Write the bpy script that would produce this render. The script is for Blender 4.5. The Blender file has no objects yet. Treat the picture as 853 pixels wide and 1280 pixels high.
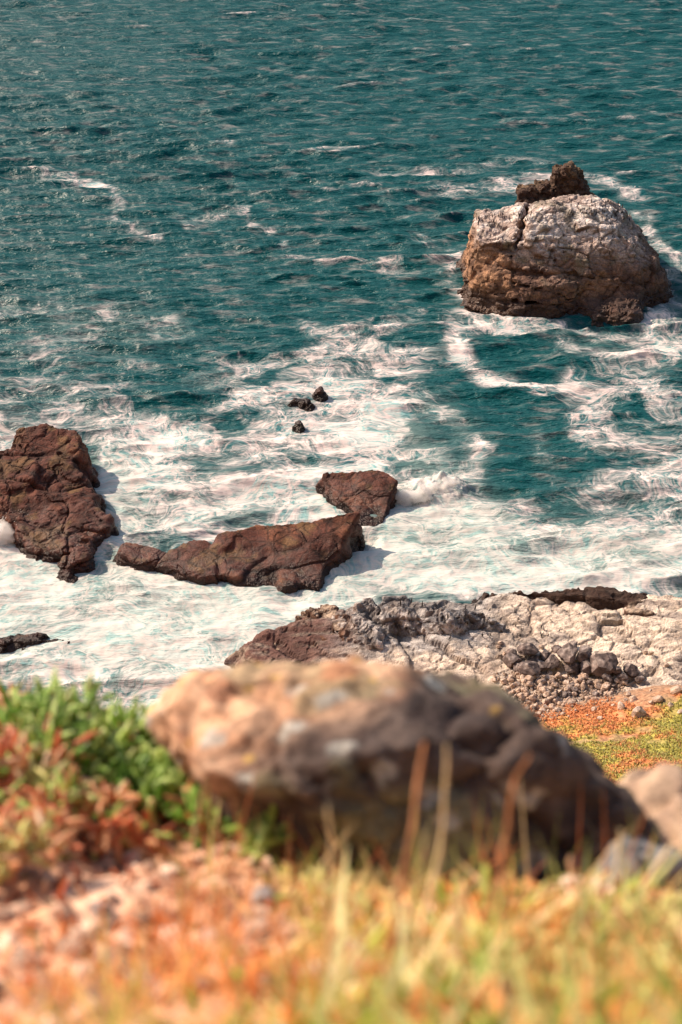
import bpy, math, random
import numpy as np
from mathutils import Vector, Matrix
from mathutils.bvhtree import BVHTree

random.seed(7)
RNG = np.random.default_rng(11)
SC = bpy.context.scene
COL = SC.collection

# ------------------------------------------------------------------ camera
CAMZ = 90.0
PITCH = math.radians(32.0)
cam_d = bpy.data.cameras.new('camera')
cam = bpy.data.objects.new('camera', cam_d)
COL.objects.link(cam)
cam.location = (0, 0, CAMZ)
cam.rotation_euler = (math.pi / 2 - PITCH, 0, 0)
cam_d.sensor_fit = 'VERTICAL'
cam_d.sensor_height = 36.0
cam_d.lens = 50.0
cam_d.clip_start = 0.05
cam_d.clip_end = 40000
cam_d.dof.use_dof = True
cam_d.dof.focus_distance = 170.0
cam_d.dof.aperture_fstop = 2.7
SC.camera = cam

# ------------------------------------------------------------------ sky, sun, exposure
SUN_DIR = Vector((-0.80, 0.48, 0.0)).normalized()      # horizontal direction towards the sun
SUN_EL = math.radians(38.0)
w = bpy.data.worlds.new('World')
SC.world = w
w.use_nodes = True
nt = w.node_tree
bg = nt.nodes['Background']
sky = nt.nodes.new('ShaderNodeTexSky')
sky.sky_type = 'NISHITA'
sky.sun_disc = False
sky.sun_elevation = SUN_EL
sky.sun_rotation = math.atan2(SUN_DIR.x, SUN_DIR.y)
sky.air_density = 1.0
sky.dust_density = 3.0
nt.links.new(sky.outputs[0], bg.inputs[0])
bg.inputs[1].default_value = 0.10
sun_d = bpy.data.lights.new('sun', 'SUN')
sun_d.energy = 4.6
sun_d.angle = math.radians(0.5)
sun_d.color = (1.0, 0.78, 0.60)
sun = bpy.data.objects.new('sun', sun_d)
COL.objects.link(sun)
sv = Vector((SUN_DIR.x * math.cos(SUN_EL), SUN_DIR.y * math.cos(SUN_EL), math.sin(SUN_EL)))
sun.rotation_euler = sv.to_track_quat('Z', 'Y').to_euler()
sun.location = (0, 0, 200)
SC.view_settings.view_transform = 'Standard'
SC.view_settings.look = 'None'
SC.view_settings.gamma = 1
SC.view_settings.exposure = 0.68
SC.view_settings.use_curve_mapping = False

# ------------------------------------------------------------------ helpers: layout
FPX, CX, CY = 1280 / 36 * 50, 426.5, 640.0
Fv = np.array([0, math.cos(PITCH), -math.sin(PITCH)])
Uv = np.array([0, math.sin(PITCH), math.cos(PITCH)])
Rv = np.array([1.0, 0, 0])
CAM = np.array([0, 0, CAMZ])

def ray(px, py):
    return Fv + Rv * ((px - CX) / FPX) + Uv * ((CY - py) / FPX)

def at_z(px, py, z=0.0):
    d = ray(px, py)
    return CAM + d * ((z - CAMZ) / d[2])

def at_y(px, py, y):
    d = ray(px, py)
    return CAM + d * (y / d[1])

def at_d(px, py, depth):
    return CAM + ray(px, py) * depth

def cast(bvh, px, py, far=5000):
    d = Vector(ray(px, py)).normalized()
    h = bvh.ray_cast(Vector(CAM), d, far)
    return h            # loc, normal, index, dist

# ------------------------------------------------------------------ helpers: noise
def _hash(ix, iy, iz, seed):
    h = (ix.astype(np.uint32) * np.uint32(374761393) + iy.astype(np.uint32) * np.uint32(668265263)
         + iz.astype(np.uint32) * np.uint32(2147483647 - 60493) + np.uint32((seed * 974634777 + 12345) & 0xffffffff))
    h = (h ^ (h >> np.uint32(13))) * np.uint32(1274126177)
    h = (h ^ (h >> np.uint32(15))) * np.uint32(2246822519)
    h = h ^ (h >> np.uint32(16))
    return h

def _h01(ix, iy, iz, seed):
    return _hash(ix, iy, iz, seed).astype(np.float32) * np.float32(1 / 4294967295.0)

def _mix32(h):
    h = (h ^ (h >> np.uint32(13))) * np.uint32(1274126177)
    h = (h ^ (h >> np.uint32(15))) * np.uint32(2246822519)
    return (h ^ (h >> np.uint32(16))).astype(np.float32) * np.float32(1 / 4294967295.0)

def vnoise(P, seed=0):
    """value noise, P (...,3) -> 0..1"""
    P = np.asarray(P)
    sh = P.shape[:-1]
    P = P.reshape(-1, 3)
    out = np.empty(len(P), np.float32)
    K = (np.uint32(374761393), np.uint32(668265263), np.uint32(2147423154))
    s0 = np.uint32((seed * 974634777 + 12345) & 0xffffffff)
    for a in range(0, len(P), 60000):           # in cache-sized pieces
        q = P[a:a + 60000]
        h = []; f = []
        for k in range(3):
            fl = np.floor(q[:, k])
            t = (q[:, k] - fl).astype(np.float32)
            f.append(t * t * (3 - 2 * t))
            u = fl.astype(np.int32).astype(np.uint32) * K[k]
            h.append((u, u + K[k]))
        r = None
        zs = []
        for iz in (0, 1):
            ys = []
            for iy in (0, 1):
                b = h[1][iy] + h[2][iz] + s0
                v0 = _mix32(h[0][0] + b); v1 = _mix32(h[0][1] + b)
                ys.append(v0 + (v1 - v0) * f[0])
            zs.append(ys[0] + (ys[1] - ys[0]) * f[1])
        out[a:a + 60000] = zs[0] + (zs[1] - zs[0]) * f[2]
    return out.reshape(sh)

def fbm(P, octaves=4, seed=0, gain=0.5, lac=2.03):
    """-1..1-ish"""
    P = np.asarray(P, dtype=np.float64)
    a, s, t = 1.0, 0, 0
    for o in range(octaves):
        s = s + a * (vnoise(P, seed + o * 17) * 2 - 1)
        t += a
        a *= gain
        P = P * lac + 3.71
    return s / t * 1.6

def ridged(P, octaves=4, seed=0):
    P = np.asarray(P, dtype=np.float64)
    a, s, t = 1.0, 0, 0
    for o in range(octaves):
        n = 1 - np.abs(vnoise(P, seed + o * 13) * 2 - 1) * 1.6
        s = s + a * n
        t += a
        a *= 0.5
        P = P * 2.07 + 5.3
    return s / t

def worley(P, seed=0):
    """returns F1, F2-F1, facet value (tilted random plane per cell), cell random"""
    P = np.asarray(P, dtype=np.float64)
    i = np.floor(P).astype(np.int64)
    n = P.shape[0]
    f1 = np.full(n, 9.0); f2 = np.full(n, 9.0)
    fac = np.zeros(n); cid = np.zeros(n)
    for dx in (-1, 0, 1):
        for dy in (-1, 0, 1):
            for dz in (-1, 0, 1):
                cx, cy, cz = i[:, 0] + dx, i[:, 1] + dy, i[:, 2] + dz
                ox = cx + _h01(cx, cy, cz, seed); oy = cy + _h01(cx, cy, cz, seed + 1); oz = cz + _h01(cx, cy, cz, seed + 2)
                ax, ay, az = P[:, 0] - ox, P[:, 1] - oy, P[:, 2] - oz
                d = np.sqrt(ax * ax + ay * ay + az * az)
                gx = _h01(cx, cy, cz, seed + 3) * 2 - 1; gy = _h01(cx, cy, cz, seed + 4) * 2 - 1; gz = _h01(cx, cy, cz, seed + 5) * 2 - 1
                rr = _h01(cx, cy, cz, seed + 6)
                fv = ax * gx + ay * gy + az * gz + (rr - 0.5) * 0.8
                c1 = d < f1
                f2 = np.where(c1, f1, np.minimum(f2, d))
                fac = np.where(c1, fv, fac)
                cid = np.where(c1, rr, cid)
                f1 = np.where(c1, d, f1)
    return f1, f2 - f1, fac, cid

def sstep(a, b, x):
    t = np.clip((x - a) / (b - a), 0, 1)
    return t * t * (3 - 2 * t)

def mixc(a, b, t):
    t = np.asarray(t)[..., None]
    return np.asarray(a) * (1 - t) + np.asarray(b) * t

# ------------------------------------------------------------------ helpers: meshes
def mesh_np(name, V, faces, smooth=True):
    """faces: (n,3) or (n,4) int array, or a list of such arrays"""
    if not isinstance(faces, list):
        faces = [faces]
    me = bpy.data.meshes.new(name)
    V = np.asarray(V, dtype=np.float32)
    me.vertices.add(len(V))
    me.vertices.foreach_set('co', V.ravel())
    nl = sum(f.size for f in faces)
    nf = sum(len(f) for f in faces)
    me.loops.add(nl)
    me.loops.foreach_set('vertex_index', np.concatenate([f.ravel() for f in faces]).astype(np.int32))
    me.polygons.add(nf)
    tot = np.concatenate([np.full(len(f), f.shape[1], dtype=np.int32) for f in faces])
    st = np.concatenate([[0], np.cumsum(tot)[:-1]]).astype(np.int32)
    me.polygons.foreach_set('loop_start', st)
    me.polygons.foreach_set('use_smooth', np.full(nf, smooth, dtype=bool))
    me.update(calc_edges=True)
    me.validate()
    return me

def set_col(me, C, name='Col'):
    C = np.asarray(C, dtype=np.float32)
    if C.shape[1] == 3:
        C = np.concatenate([C, np.ones((len(C), 1), np.float32)], 1)
    a = me.attributes.new(name, 'FLOAT_COLOR', 'POINT')
    a.data.foreach_set('color', C.ravel())

def set_f(me, name, v):
    a = me.attributes.new(name, 'FLOAT', 'POINT')
    a.data.foreach_set('value', np.asarray(v, dtype=np.float32))

def obj(name, me, mat, parent=None, label=None, cat=None, group=None, kind=None, loc=None):
    o = bpy.data.objects.new(name, me)
    COL.objects.link(o)
    if me is not None and mat is not None and len(me.materials) == 0:
        me.materials.append(mat)
    if parent is not None:
        o.parent = parent
    if loc is not None:
        o.location = loc
    if label: o['label'] = label
    if cat: o['category'] = cat
    if group: o['group'] = group
    if kind: o['kind'] = kind
    return o

def vnormals(V, F):
    if F.shape[1] == 4:
        n = np.cross(V[F[:, 2]] - V[F[:, 0]], V[F[:, 3]] - V[F[:, 1]])
    else:
        n = np.cross(V[F[:, 1]] - V[F[:, 0]], V[F[:, 2]] - V[F[:, 0]])
    N = np.zeros_like(V)
    for k in range(F.shape[1]):
        for a in range(3):
            N[:, a] += np.bincount(F[:, k], weights=n[:, a], minlength=len(V))
    return N / (np.linalg.norm(N, axis=1, keepdims=True) + 1e-12)

def grid_faces(nx, ny):
    i, j = np.meshgrid(np.arange(nx - 1), np.arange(ny - 1), indexing='ij')
    a = i * ny + j
    return np.stack([a, a + ny, a + ny + 1, a + 1], -1).reshape(-1, 4)

def surface_nets(D, org, h):
    nx, ny, nz = D.shape
    S = D < 0
    cnt = np.zeros((nx - 1, ny - 1, nz - 1), np.int8)
    corners = [(a, b, c) for a in (0, 1) for b in (0, 1) for c in (0, 1)]
    for a, b, c in corners:
        cnt += S[a:nx - 1 + a, b:ny - 1 + b, c:nz - 1 + c]
    act = (cnt > 0) & (cnt < 8)
    I = np.argwhere(act)
    idx = np.full(act.shape, -1, np.int64)
    idx[act] = np.arange(len(I))
    val = {c: D[I[:, 0] + c[0], I[:, 1] + c[1], I[:, 2] + c[2]] for c in corners}
    P = np.zeros((len(I), 3)); W = np.zeros(len(I))
    for c in corners:
        for ax in range(3):
            if c[ax] == 0:
                e = list(c); e[ax] = 1; e = tuple(e)
                m = (val[c] < 0) != (val[e] < 0)
                t = np.where(m, val[c] / np.where(m, val[c] - val[e], 1), 0)
                q = np.tile(np.array(c, float), (len(I), 1)); q[:, ax] += t
                P += q * m[:, None]; W += m
    V = (I + P / W[:, None]) * h + np.asarray(org)
    F = []
    for ax in range(3):
        sl0 = [slice(None)] * 3; sl1 = [slice(None)] * 3
        sl0[ax] = slice(0, -1); sl1[ax] = slice(1, None)
        s0, s1 = S[tuple(sl0)], S[tuple(sl1)]
        E = np.argwhere(s0 != s1)
        u, v = [(1, 2), (2, 0), (0, 1)][ax]
        ok = (E[:, u] > 0) & (E[:, v] > 0) & (E[:, u] < D.shape[u] - 1) & (E[:, v] < D.shape[v] - 1)
        E = E[ok]
        def g(du, dv):
            q = E.copy(); q[:, u] -= du; q[:, v] -= dv
            return idx[q[:, 0], q[:, 1], q[:, 2]]
        quad = np.stack([g(1, 1), g(0, 1), g(0, 0), g(1, 0)], 1)
        flip = ~S[E[:, 0], E[:, 1], E[:, 2]]
        quad[flip] = quad[flip][:, ::-1]
        F.append(quad)
    return V, np.concatenate(F)

def sdf_mesh(fn, lo, hi, h):
    lo = np.asarray(lo, float); hi = np.asarray(hi, float)
    n = np.ceil((hi - lo) / h).astype(int) + 1
    ax = [lo[k] + np.arange(n[k]) * h for k in range(3)]
    X, Y, Z = np.meshgrid(*ax, indexing='ij')
    D = fn(np.stack([X, Y, Z], -1).reshape(-1, 3)).reshape(X.shape)
    D[0] = D[-1] = 1; D[:, 0] = 1; D[:, -1] = 1; D[:, :, 0] = 1; D[:, :, -1] = 1
    return surface_nets(D, lo, h)

def ell(P, c, r, rot=0.0):
    q = P - np.asarray(c)
    if rot:
        cs, sn = math.cos(rot), math.sin(rot)
        q = np.stack([q[:, 0] * cs + q[:, 1] * sn, -q[:, 0] * sn + q[:, 1] * cs, q[:, 2]], 1)
    r = np.asarray(r, float)
    k0 = np.linalg.norm(q / r, axis=1)
    k1 = np.linalg.norm(q / (r * r), axis=1) + 1e-9
    return k0 * (k0 - 1) / k1

def smin(a, b, k):
    h = np.clip(0.5 + 0.5 * (b - a) / k, 0, 1)
    return b * (1 - h) + a * h - k * h * (1 - h)

def smax(a, b, k):
    return -smin(-a, -b, k)

def hull(P, planes, k=0.3):
    """planes: (point, normal) - convex body"""
    d = None
    for p, n in planes:
        n = np.asarray(n, float); n = n / np.linalg.norm(n)
        e = (P - np.asarray(p)) @ n
        d = e if d is None else smax(d, e, k)
    return d

def prism(P, poly, z0, ztop, k=0.3, batter=0.25):
    """convex footprint polygon (counter-clockwise list of xy), sloped sides, ztop: (z, gx, gy) plane about its centre"""
    poly = np.asarray(poly, float)
    c = poly.mean(0)
    if np.sum(poly[:, 0] * np.roll(poly[:, 1], -1) - np.roll(poly[:, 0], -1) * poly[:, 1]) < 0:
        poly = poly[::-1]
    pl = []
    for a, b in zip(poly, np.roll(poly, -1, 0)):
        t = b - a
        pl.append(((a[0], a[1], z0), (t[1], -t[0], batter * np.hypot(*t))))
    pl.append(((c[0], c[1], ztop[0]), (-ztop[1], -ztop[2], 1)))
    return hull(P, pl, k)

# ------------------------------------------------------------------ materials
def nodes_of(m):
    m.use_nodes = True
    nt = m.node_tree
    return nt, nt.nodes['Principled BSDF']

def N(nt, typ, **kw):
    n = nt.nodes.new(typ)
    for k, v in kw.items():
        setattr(n, k, v)
    return n

def rock_material(name, scale=1.0, bump=0.5, rough=0.85, spec=0.3, dist=0.1, crack=0.5, wetattr=True, speck=0.6):
    """albedo from the vertex colour, broken up by noise; cracks and grain as relief"""
    m = bpy.data.materials.new(name)
    nt, b = nodes_of(m)
    L = nt.links.new
    at = N(nt, 'ShaderNodeAttribute', attribute_name='Col')
    geo = N(nt, 'ShaderNodeTexCoord')
    mp = N(nt, 'ShaderNodeMapping'); mp.inputs['Scale'].default_value = (scale, scale, scale * 1.4)
    L(geo.outputs['Object'], mp.inputs[0])
    n1 = N(nt, 'ShaderNodeTexNoise'); n1.inputs['Scale'].default_value = 1.3; n1.inputs['Detail'].default_value = 8; n1.inputs['Roughness'].default_value = 0.68
    n2 = N(nt, 'ShaderNodeTexNoise'); n2.inputs['Scale'].default_value = 6.0; n2.inputs['Detail'].default_value = 6; n2.inputs['Roughness'].default_value = 0.7
    vo = N(nt, 'ShaderNodeTexVoronoi', feature='DISTANCE_TO_EDGE'); vo.inputs['Scale'].default_value = 0.55
    wv = N(nt, 'ShaderNodeMixRGB'); wv.inputs[0].default_value = 0.35
    L(mp.outputs[0], n1.inputs[0]); L(mp.outputs[0], n2.inputs[0])
    L(mp.outputs[0], wv.inputs[1]); L(n1.outputs['Color'], wv.inputs[2])
    L(wv.outputs[0], vo.inputs[0])
    r = N(nt, 'ShaderNodeMapRange'); r.inputs[1].default_value = 0.3; r.inputs[2].default_value = 0.72; r.inputs[3].default_value = 1 - speck; r.inputs[4].default_value = 1 + speck
    L(n2.outputs['Fac'], r.inputs[0])
    mul = N(nt, 'ShaderNodeVectorMath', operation='SCALE')
    L(at.outputs['Color'], mul.inputs[0]); L(r.outputs[0], mul.inputs['Scale'])
    cr = N(nt, 'ShaderNodeMapRange'); cr.inputs[1].default_value = 0.0; cr.inputs[2].default_value = 0.06; cr.inputs[3].default_value = 1 - crack; cr.inputs[4].default_value = 1
    L(vo.outputs[0], cr.inputs[0])
    mul2 = N(nt, 'ShaderNodeVectorMath', operation='SCALE')
    L(mul.outputs[0], mul2.inputs[0]); L(cr.outputs[0], mul2.inputs['Scale'])
    L(mul2.outputs[0], b.inputs['Base Color'])
    ad = N(nt, 'ShaderNodeMath', operation='MULTIPLY_ADD'); ad.inputs[1].default_value = 0.5
    L(n2.outputs['Fac'], ad.inputs[0]); L(n1.outputs['Fac'], ad.inputs[2])
    ad2 = N(nt, 'ShaderNodeMath', operation='MULTIPLY_ADD'); ad2.inputs[1].default_value = crack * 0.6
    L(cr.outputs[0], ad2.inputs[0]); L(ad.outputs[0], ad2.inputs[2])
    bp = N(nt, 'ShaderNodeBump'); bp.inputs['Strength'].default_value = bump; bp.inputs['Distance'].default_value = dist
    L(ad2.outputs[0], bp.inputs['Height']); L(bp.outputs[0], b.inputs['Normal'])
    if wetattr:
        wa = N(nt, 'ShaderNodeAttribute', attribute_name='wet')
        rr = N(nt, 'ShaderNodeMapRange'); rr.inputs[3].default_value = rough; rr.inputs[4].default_value = 0.26
        L(wa.outputs['Fac'], rr.inputs[0]); L(rr.outputs[0], b.inputs['Roughness'])
    else:
        b.inputs['Roughness'].default_value = rough
    b.inputs['Specular IOR Level'].default_value = spec
    return m

def col_material(name, rough=0.6, spec=0.3, vary=0.25, scale=30.0, bump=0.0, dist=0.01, transl=0.0):
    m = bpy.data.materials.new(name)
    nt, b = nodes_of(m)
    L = nt.links.new
    at = N(nt, 'ShaderNodeAttribute', attribute_name='Col')
    tc = N(nt, 'ShaderNodeTexCoord')
    n = N(nt, 'ShaderNodeTexNoise'); n.inputs['Scale'].default_value = scale; n.inputs['Detail'].default_value = 5
    L(tc.outputs['Object'], n.inputs[0])
    r = N(nt, 'ShaderNodeMapRange'); r.inputs[1].default_value = 0.3; r.inputs[2].default_value = 0.7; r.inputs[3].default_value = 1 - vary; r.inputs[4].default_value = 1 + vary
    L(n.outputs['Fac'], r.inputs[0])
    mul = N(nt, 'ShaderNodeVectorMath', operation='SCALE')
    L(at.outputs['Color'], mul.inputs[0]); L(r.outputs[0], mul.inputs['Scale'])
    L(mul.outputs[0], b.inputs['Base Color'])
    b.inputs['Roughness'].default_value = rough
    b.inputs['Specular IOR Level'].default_value = spec
    if bump:
        bp = N(nt, 'ShaderNodeBump'); bp.inputs['Strength'].default_value = bump; bp.inputs['Distance'].default_value = dist
        L(n.outputs['Fac'], bp.inputs['Height']); L(bp.outputs[0], b.inputs['Normal'])
    if transl:
        out = nt.nodes['Material Output']
        tr = N(nt, 'ShaderNodeBsdfTranslucent'); L(mul.outputs[0], tr.inputs[0])
        mx = N(nt, 'ShaderNodeMixShader'); mx.inputs[0].default_value = transl
        L(b.outputs[0], mx.inputs[1]); L(tr.outputs[0], mx.inputs[2]); L(mx.outputs[0], out.inputs[0])
    return m

M_ROCK = rock_material('shore_rock', scale=0.9, bump=0.7, dist=0.35, crack=0.55)
M_SHELF = rock_material('shelf_rock', scale=1.3, bump=0.8, dist=0.35, crack=0.12)
M_STACK = rock_material('stack_rock', scale=0.7, bump=0.8, dist=0.4, crack=0.45)
M_STONE = rock_material('beach_stone', scale=2.0, bump=0.5, dist=0.1, crack=0.2, wetattr=False)
M_BOULDER = rock_material('lichen_boulder', scale=9.0, bump=0.6, dist=0.02, crack=0.25, wetattr=False, speck=0.4)
M_SOIL = col_material('dry_soil', rough=0.95, spec=0.1, vary=0.45, scale=45, bump=0.6, dist=0.01)
M_HILL = col_material('hillside_cover', rough=0.9, spec=0.1, vary=0.5, scale=2.5, bump=0.8, dist=0.3)
M_LEAF = col_material('succulent_leaf', rough=0.42, spec=0.45, vary=0.18, scale=60, transl=0.3)
M_DRY = col_material('dry_grass', rough=0.7, spec=0.2, vary=0.2, scale=40, transl=0.45)
M_STALK = col_material('dead_stalk', rough=0.8, spec=0.15, vary=0.35, scale=40, bump=0.4, dist=0.004)
M_BIRD = col_material('bird_plumage', rough=0.7, spec=0.3, vary=0.15, scale=8)

def sea_material():
    """water body (deep teal to aerated turquoise), sky reflection by Fresnel, lacy foam above"""
    m = bpy.data.materials.new('sea_water')
    nt, b = nodes_of(m)
    nt.nodes.remove(b)
    out = nt.nodes['Material Output']
    L = nt.links.new
    tc = N(nt, 'ShaderNodeTexCoord')
    fo = N(nt, 'ShaderNodeAttribute', attribute_name='foam').outputs['Fac']
    mk = N(nt, 'ShaderNodeAttribute', attribute_name='milk').outputs['Fac']
    def math_(op, a, b_=None, c=None, clamp=False):
        n = N(nt, 'ShaderNodeMath', operation=op); n.use_clamp = clamp
        for k, v in enumerate((a, b_, c)):
            if v is None: continue
            if isinstance(v, (int, float)): n.inputs[k].default_value = v
            else: L(v, n.inputs[k])
        return n.outputs[0]
    def warp(vec, scale, amp, detail=3):
        w_ = N(nt, 'ShaderNodeTexNoise'); w_.inputs['Scale'].default_value = scale; w_.inputs['Detail'].default_value = detail
        L(vec, w_.inputs[0])
        s_ = N(nt, 'ShaderNodeVectorMath', operation='SUBTRACT'); s_.inputs[1].default_value = (0.5, 0.5, 0.5)
        L(w_.outputs['Color'], s_.inputs[0])
        k = N(nt, 'ShaderNodeVectorMath', operation='SCALE'); k.inputs['Scale'].default_value = amp
        L(s_.outputs[0], k.inputs[0])
        a = N(nt, 'ShaderNodeVectorMath', operation='ADD')
        L(vec, a.inputs[0]); L(k.outputs[0], a.inputs[1])
        return a.outputs[0]
    def noise(vec, scale, detail, rough):
        n = N(nt, 'ShaderNodeTexNoise'); n.inputs['Scale'].default_value = scale; n.inputs['Detail'].default_value = detail
        n.inputs['Roughness'].default_value = rough
        L(vec, n.inputs[0]); return n.outputs['Fac']
    def ridge(f, wdt, pw=1.6):
        a = math_('ABSOLUTE', math_('SUBTRACT', f, 0.5))
        return math_('POWER', math_('SUBTRACT', 1.0, math_('MULTIPLY', a, wdt), clamp=True), pw)
    def smooth(x, lo_, hi_):
        n = N(nt, 'ShaderNodeMapRange', interpolation_type='SMOOTHSTEP'); n.inputs[1].default_value = lo_; n.inputs[2].default_value = hi_
        L(x, n.inputs[0]); return n.outputs[0]
    w1 = warp(tc.outputs['Object'], 0.075, 14.0, 3)
    mp = N(nt, 'ShaderNodeMapping'); mp.inputs['Scale'].default_value = (0.8, 1.15, 0.15)
    L(w1, mp.inputs[0])
    p1 = warp(mp.outputs[0], 0.30, 3.6, 3)
    p2 = warp(p1, 1.0, 0.7, 3)
    cloud = noise(p1, 0.13, 6, 0.64)
    fine = noise(p2, 1.7, 5, 0.72)
    t1 = ridge(noise(p2, 0.16, 2, 0.5), 15.0)
    t2 = ridge(noise(p2, 0.40, 3, 0.5), 10.0)
    t3 = ridge(noise(p2, 1.0, 3, 0.55), 7.0)
    thr = math_('MAXIMUM', t1, math_('MAXIMUM', math_('MULTIPLY', t2, 0.85), math_('MULTIPLY', t3, 0.6)))
    thr = math_('MULTIPLY', thr, math_('MULTIPLY_ADD', fine, 2.2, -0.1), clamp=True)
    A = math_('ADD', fo, math_('MULTIPLY_ADD', cloud, 2.2, -1.1))
    A = math_('MULTIPLY_ADD', math_('SUBTRACT', fine, 0.5), 0.45, A)
    A = math_('MINIMUM', A, math_('MULTIPLY', fo, 2.2))
    vl = math_('MULTIPLY', math_('POWER', smooth(A, 0.30, 1.45), 1.7), 0.95)
    th = math_('MULTIPLY', math_('MULTIPLY', thr, 1.25), smooth(A, 0.08, 0.62), clamp=True)
    msk = math_('SUBTRACT', 1.0, math_('MULTIPLY', math_('SUBTRACT', 1.0, vl), math_('SUBTRACT', 1.0, th)), clamp=True)
    sq = N(nt, 'ShaderNodeMapping'); sq.inputs['Scale'].default_value = (0.28, 1.0, 0.3); sq.inputs['Rotation'].default_value = (0, 0, 0.12)
    L(tc.outputs['Object'], sq.inputs[0])
    sh = noise(sq.outputs[0], 0.6, 5, 0.68)
    msk = math_('MAXIMUM', msk, math_('MULTIPLY', smooth(sh, 0.50, 0.76), 0.30))
    # body colour
    aer = smooth(A, 0.05, 0.95)
    ramp = N(nt, 'ShaderNodeValToRGB')
    e = ramp.color_ramp.elements
    e[0].position = 0.0; e[0].color = (0.0035, 0.062, 0.069, 1)
    e[1].position = 1.0; e[1].color = (0.14, 0.43, 0.44, 1)
    k = e.new(0.45); k.color = (0.016, 0.125, 0.142, 1)
    L(aer, ramp.inputs[0])
    veil = N(nt, 'ShaderNodeMixRGB'); veil.inputs[2].default_value = (0.40, 0.50, 0.46, 1)
    L(math_('MULTIPLY', mk, 0.5), veil.inputs[0]); L(ramp.outputs[0], veil.inputs[1])
    fcol = N(nt, 'ShaderNodeMixRGB'); fcol.inputs[1].default_value = (0.72, 0.605, 0.575, 1); fcol.inputs[2].default_value = (0.55, 0.55, 0.51, 1)
    L(mk, fcol.inputs[0])
    sed = N(nt, 'ShaderNodeMixRGB'); sed.inputs[2].default_value = (0.36, 0.345, 0.325, 1)      # sandy, thinner froth
    L(math_('MULTIPLY', smooth(noise(p2, 0.30, 5, 0.6), 0.46, 0.72), 0.75), sed.inputs[0]); L(fcol.outputs[0], sed.inputs[1])
    cm = N(nt, 'ShaderNodeMixRGB')
    L(msk, cm.inputs[0]); L(veil.outputs[0], cm.inputs[1]); L(sed.outputs[0], cm.inputs[2])
    # ripples, in two stretched layers
    def ripple(scl, rot, scale, dist, prev=None):
        q = N(nt, 'ShaderNodeMapping'); q.inputs['Scale'].default_value = scl; q.inputs['Rotation'].default_value = (0, 0, rot)
        L(tc.outputs['Object'], q.inputs[0])
        h = noise(q.outputs[0], scale, 4, 0.62)
        bp = N(nt, 'ShaderNodeBump'); bp.inputs['Distance'].default_value = dist
        L(math_('MULTIPLY_ADD', msk, -0.75, 1.0), bp.inputs['Strength'])
        L(h, bp.inputs['Height'])
        if prev is not None: L(prev, bp.inputs['Normal'])
        return bp.outputs[0]
    r1 = ripple((0.30, 1.0, 0.3), 0.12, 0.50, 1.5)
    r2 = ripple((0.5, 1.3, 0.3), -0.22, 1.5, 0.30, r1)
    # light leaves the body of the water nearly evenly: its normal is eased towards the vertical
    ez = N(nt, 'ShaderNodeVectorMath', operation='SCALE'); ez.inputs['Scale'].default_value = 3.0
    L(r2, ez.inputs[0])
    av = N(nt, 'ShaderNodeVectorMath', operation='ADD'); av.inputs[1].default_value = (0, 0, 0.9)
    L(ez.outputs[0], av.inputs[0])
    nz = N(nt, 'ShaderNodeVectorMath', operation='NORMALIZE'); L(av.outputs[0], nz.inputs[0])
    nm = N(nt, 'ShaderNodeMixRGB'); L(msk, nm.inputs[0]); L(nz.outputs[0], nm.inputs[1]); L(r2, nm.inputs[2])
    df = N(nt, 'ShaderNodeBsdfDiffuse'); L(cm.outputs[0], df.inputs['Color']); L(nm.outputs[0], df.inputs['Normal'])
    gl = N(nt, 'ShaderNodeBsdfGlossy'); gl.inputs['Roughness'].default_value = 0.36; L(r2, gl.inputs['Normal'])
    fr = N(nt, 'ShaderNodeFresnel'); fr.inputs['IOR'].default_value = 1.333; L(r2, fr.inputs['Normal'])
    ff = math_('MULTIPLY', math_('MULTIPLY', fr.outputs[0], 0.065), math_('SUBTRACT', 1.0, math_('MAXIMUM', msk, math_('MULTIPLY', mk, 0.7))))
    mx = N(nt, 'ShaderNodeMixShader'); L(ff, mx.inputs[0]); L(df.outputs[0], mx.inputs[1]); L(gl.outputs[0], mx.inputs[2])
    L(mx.outputs[0], out.inputs[0])
    return m
M_SEA = sea_material()

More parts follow.
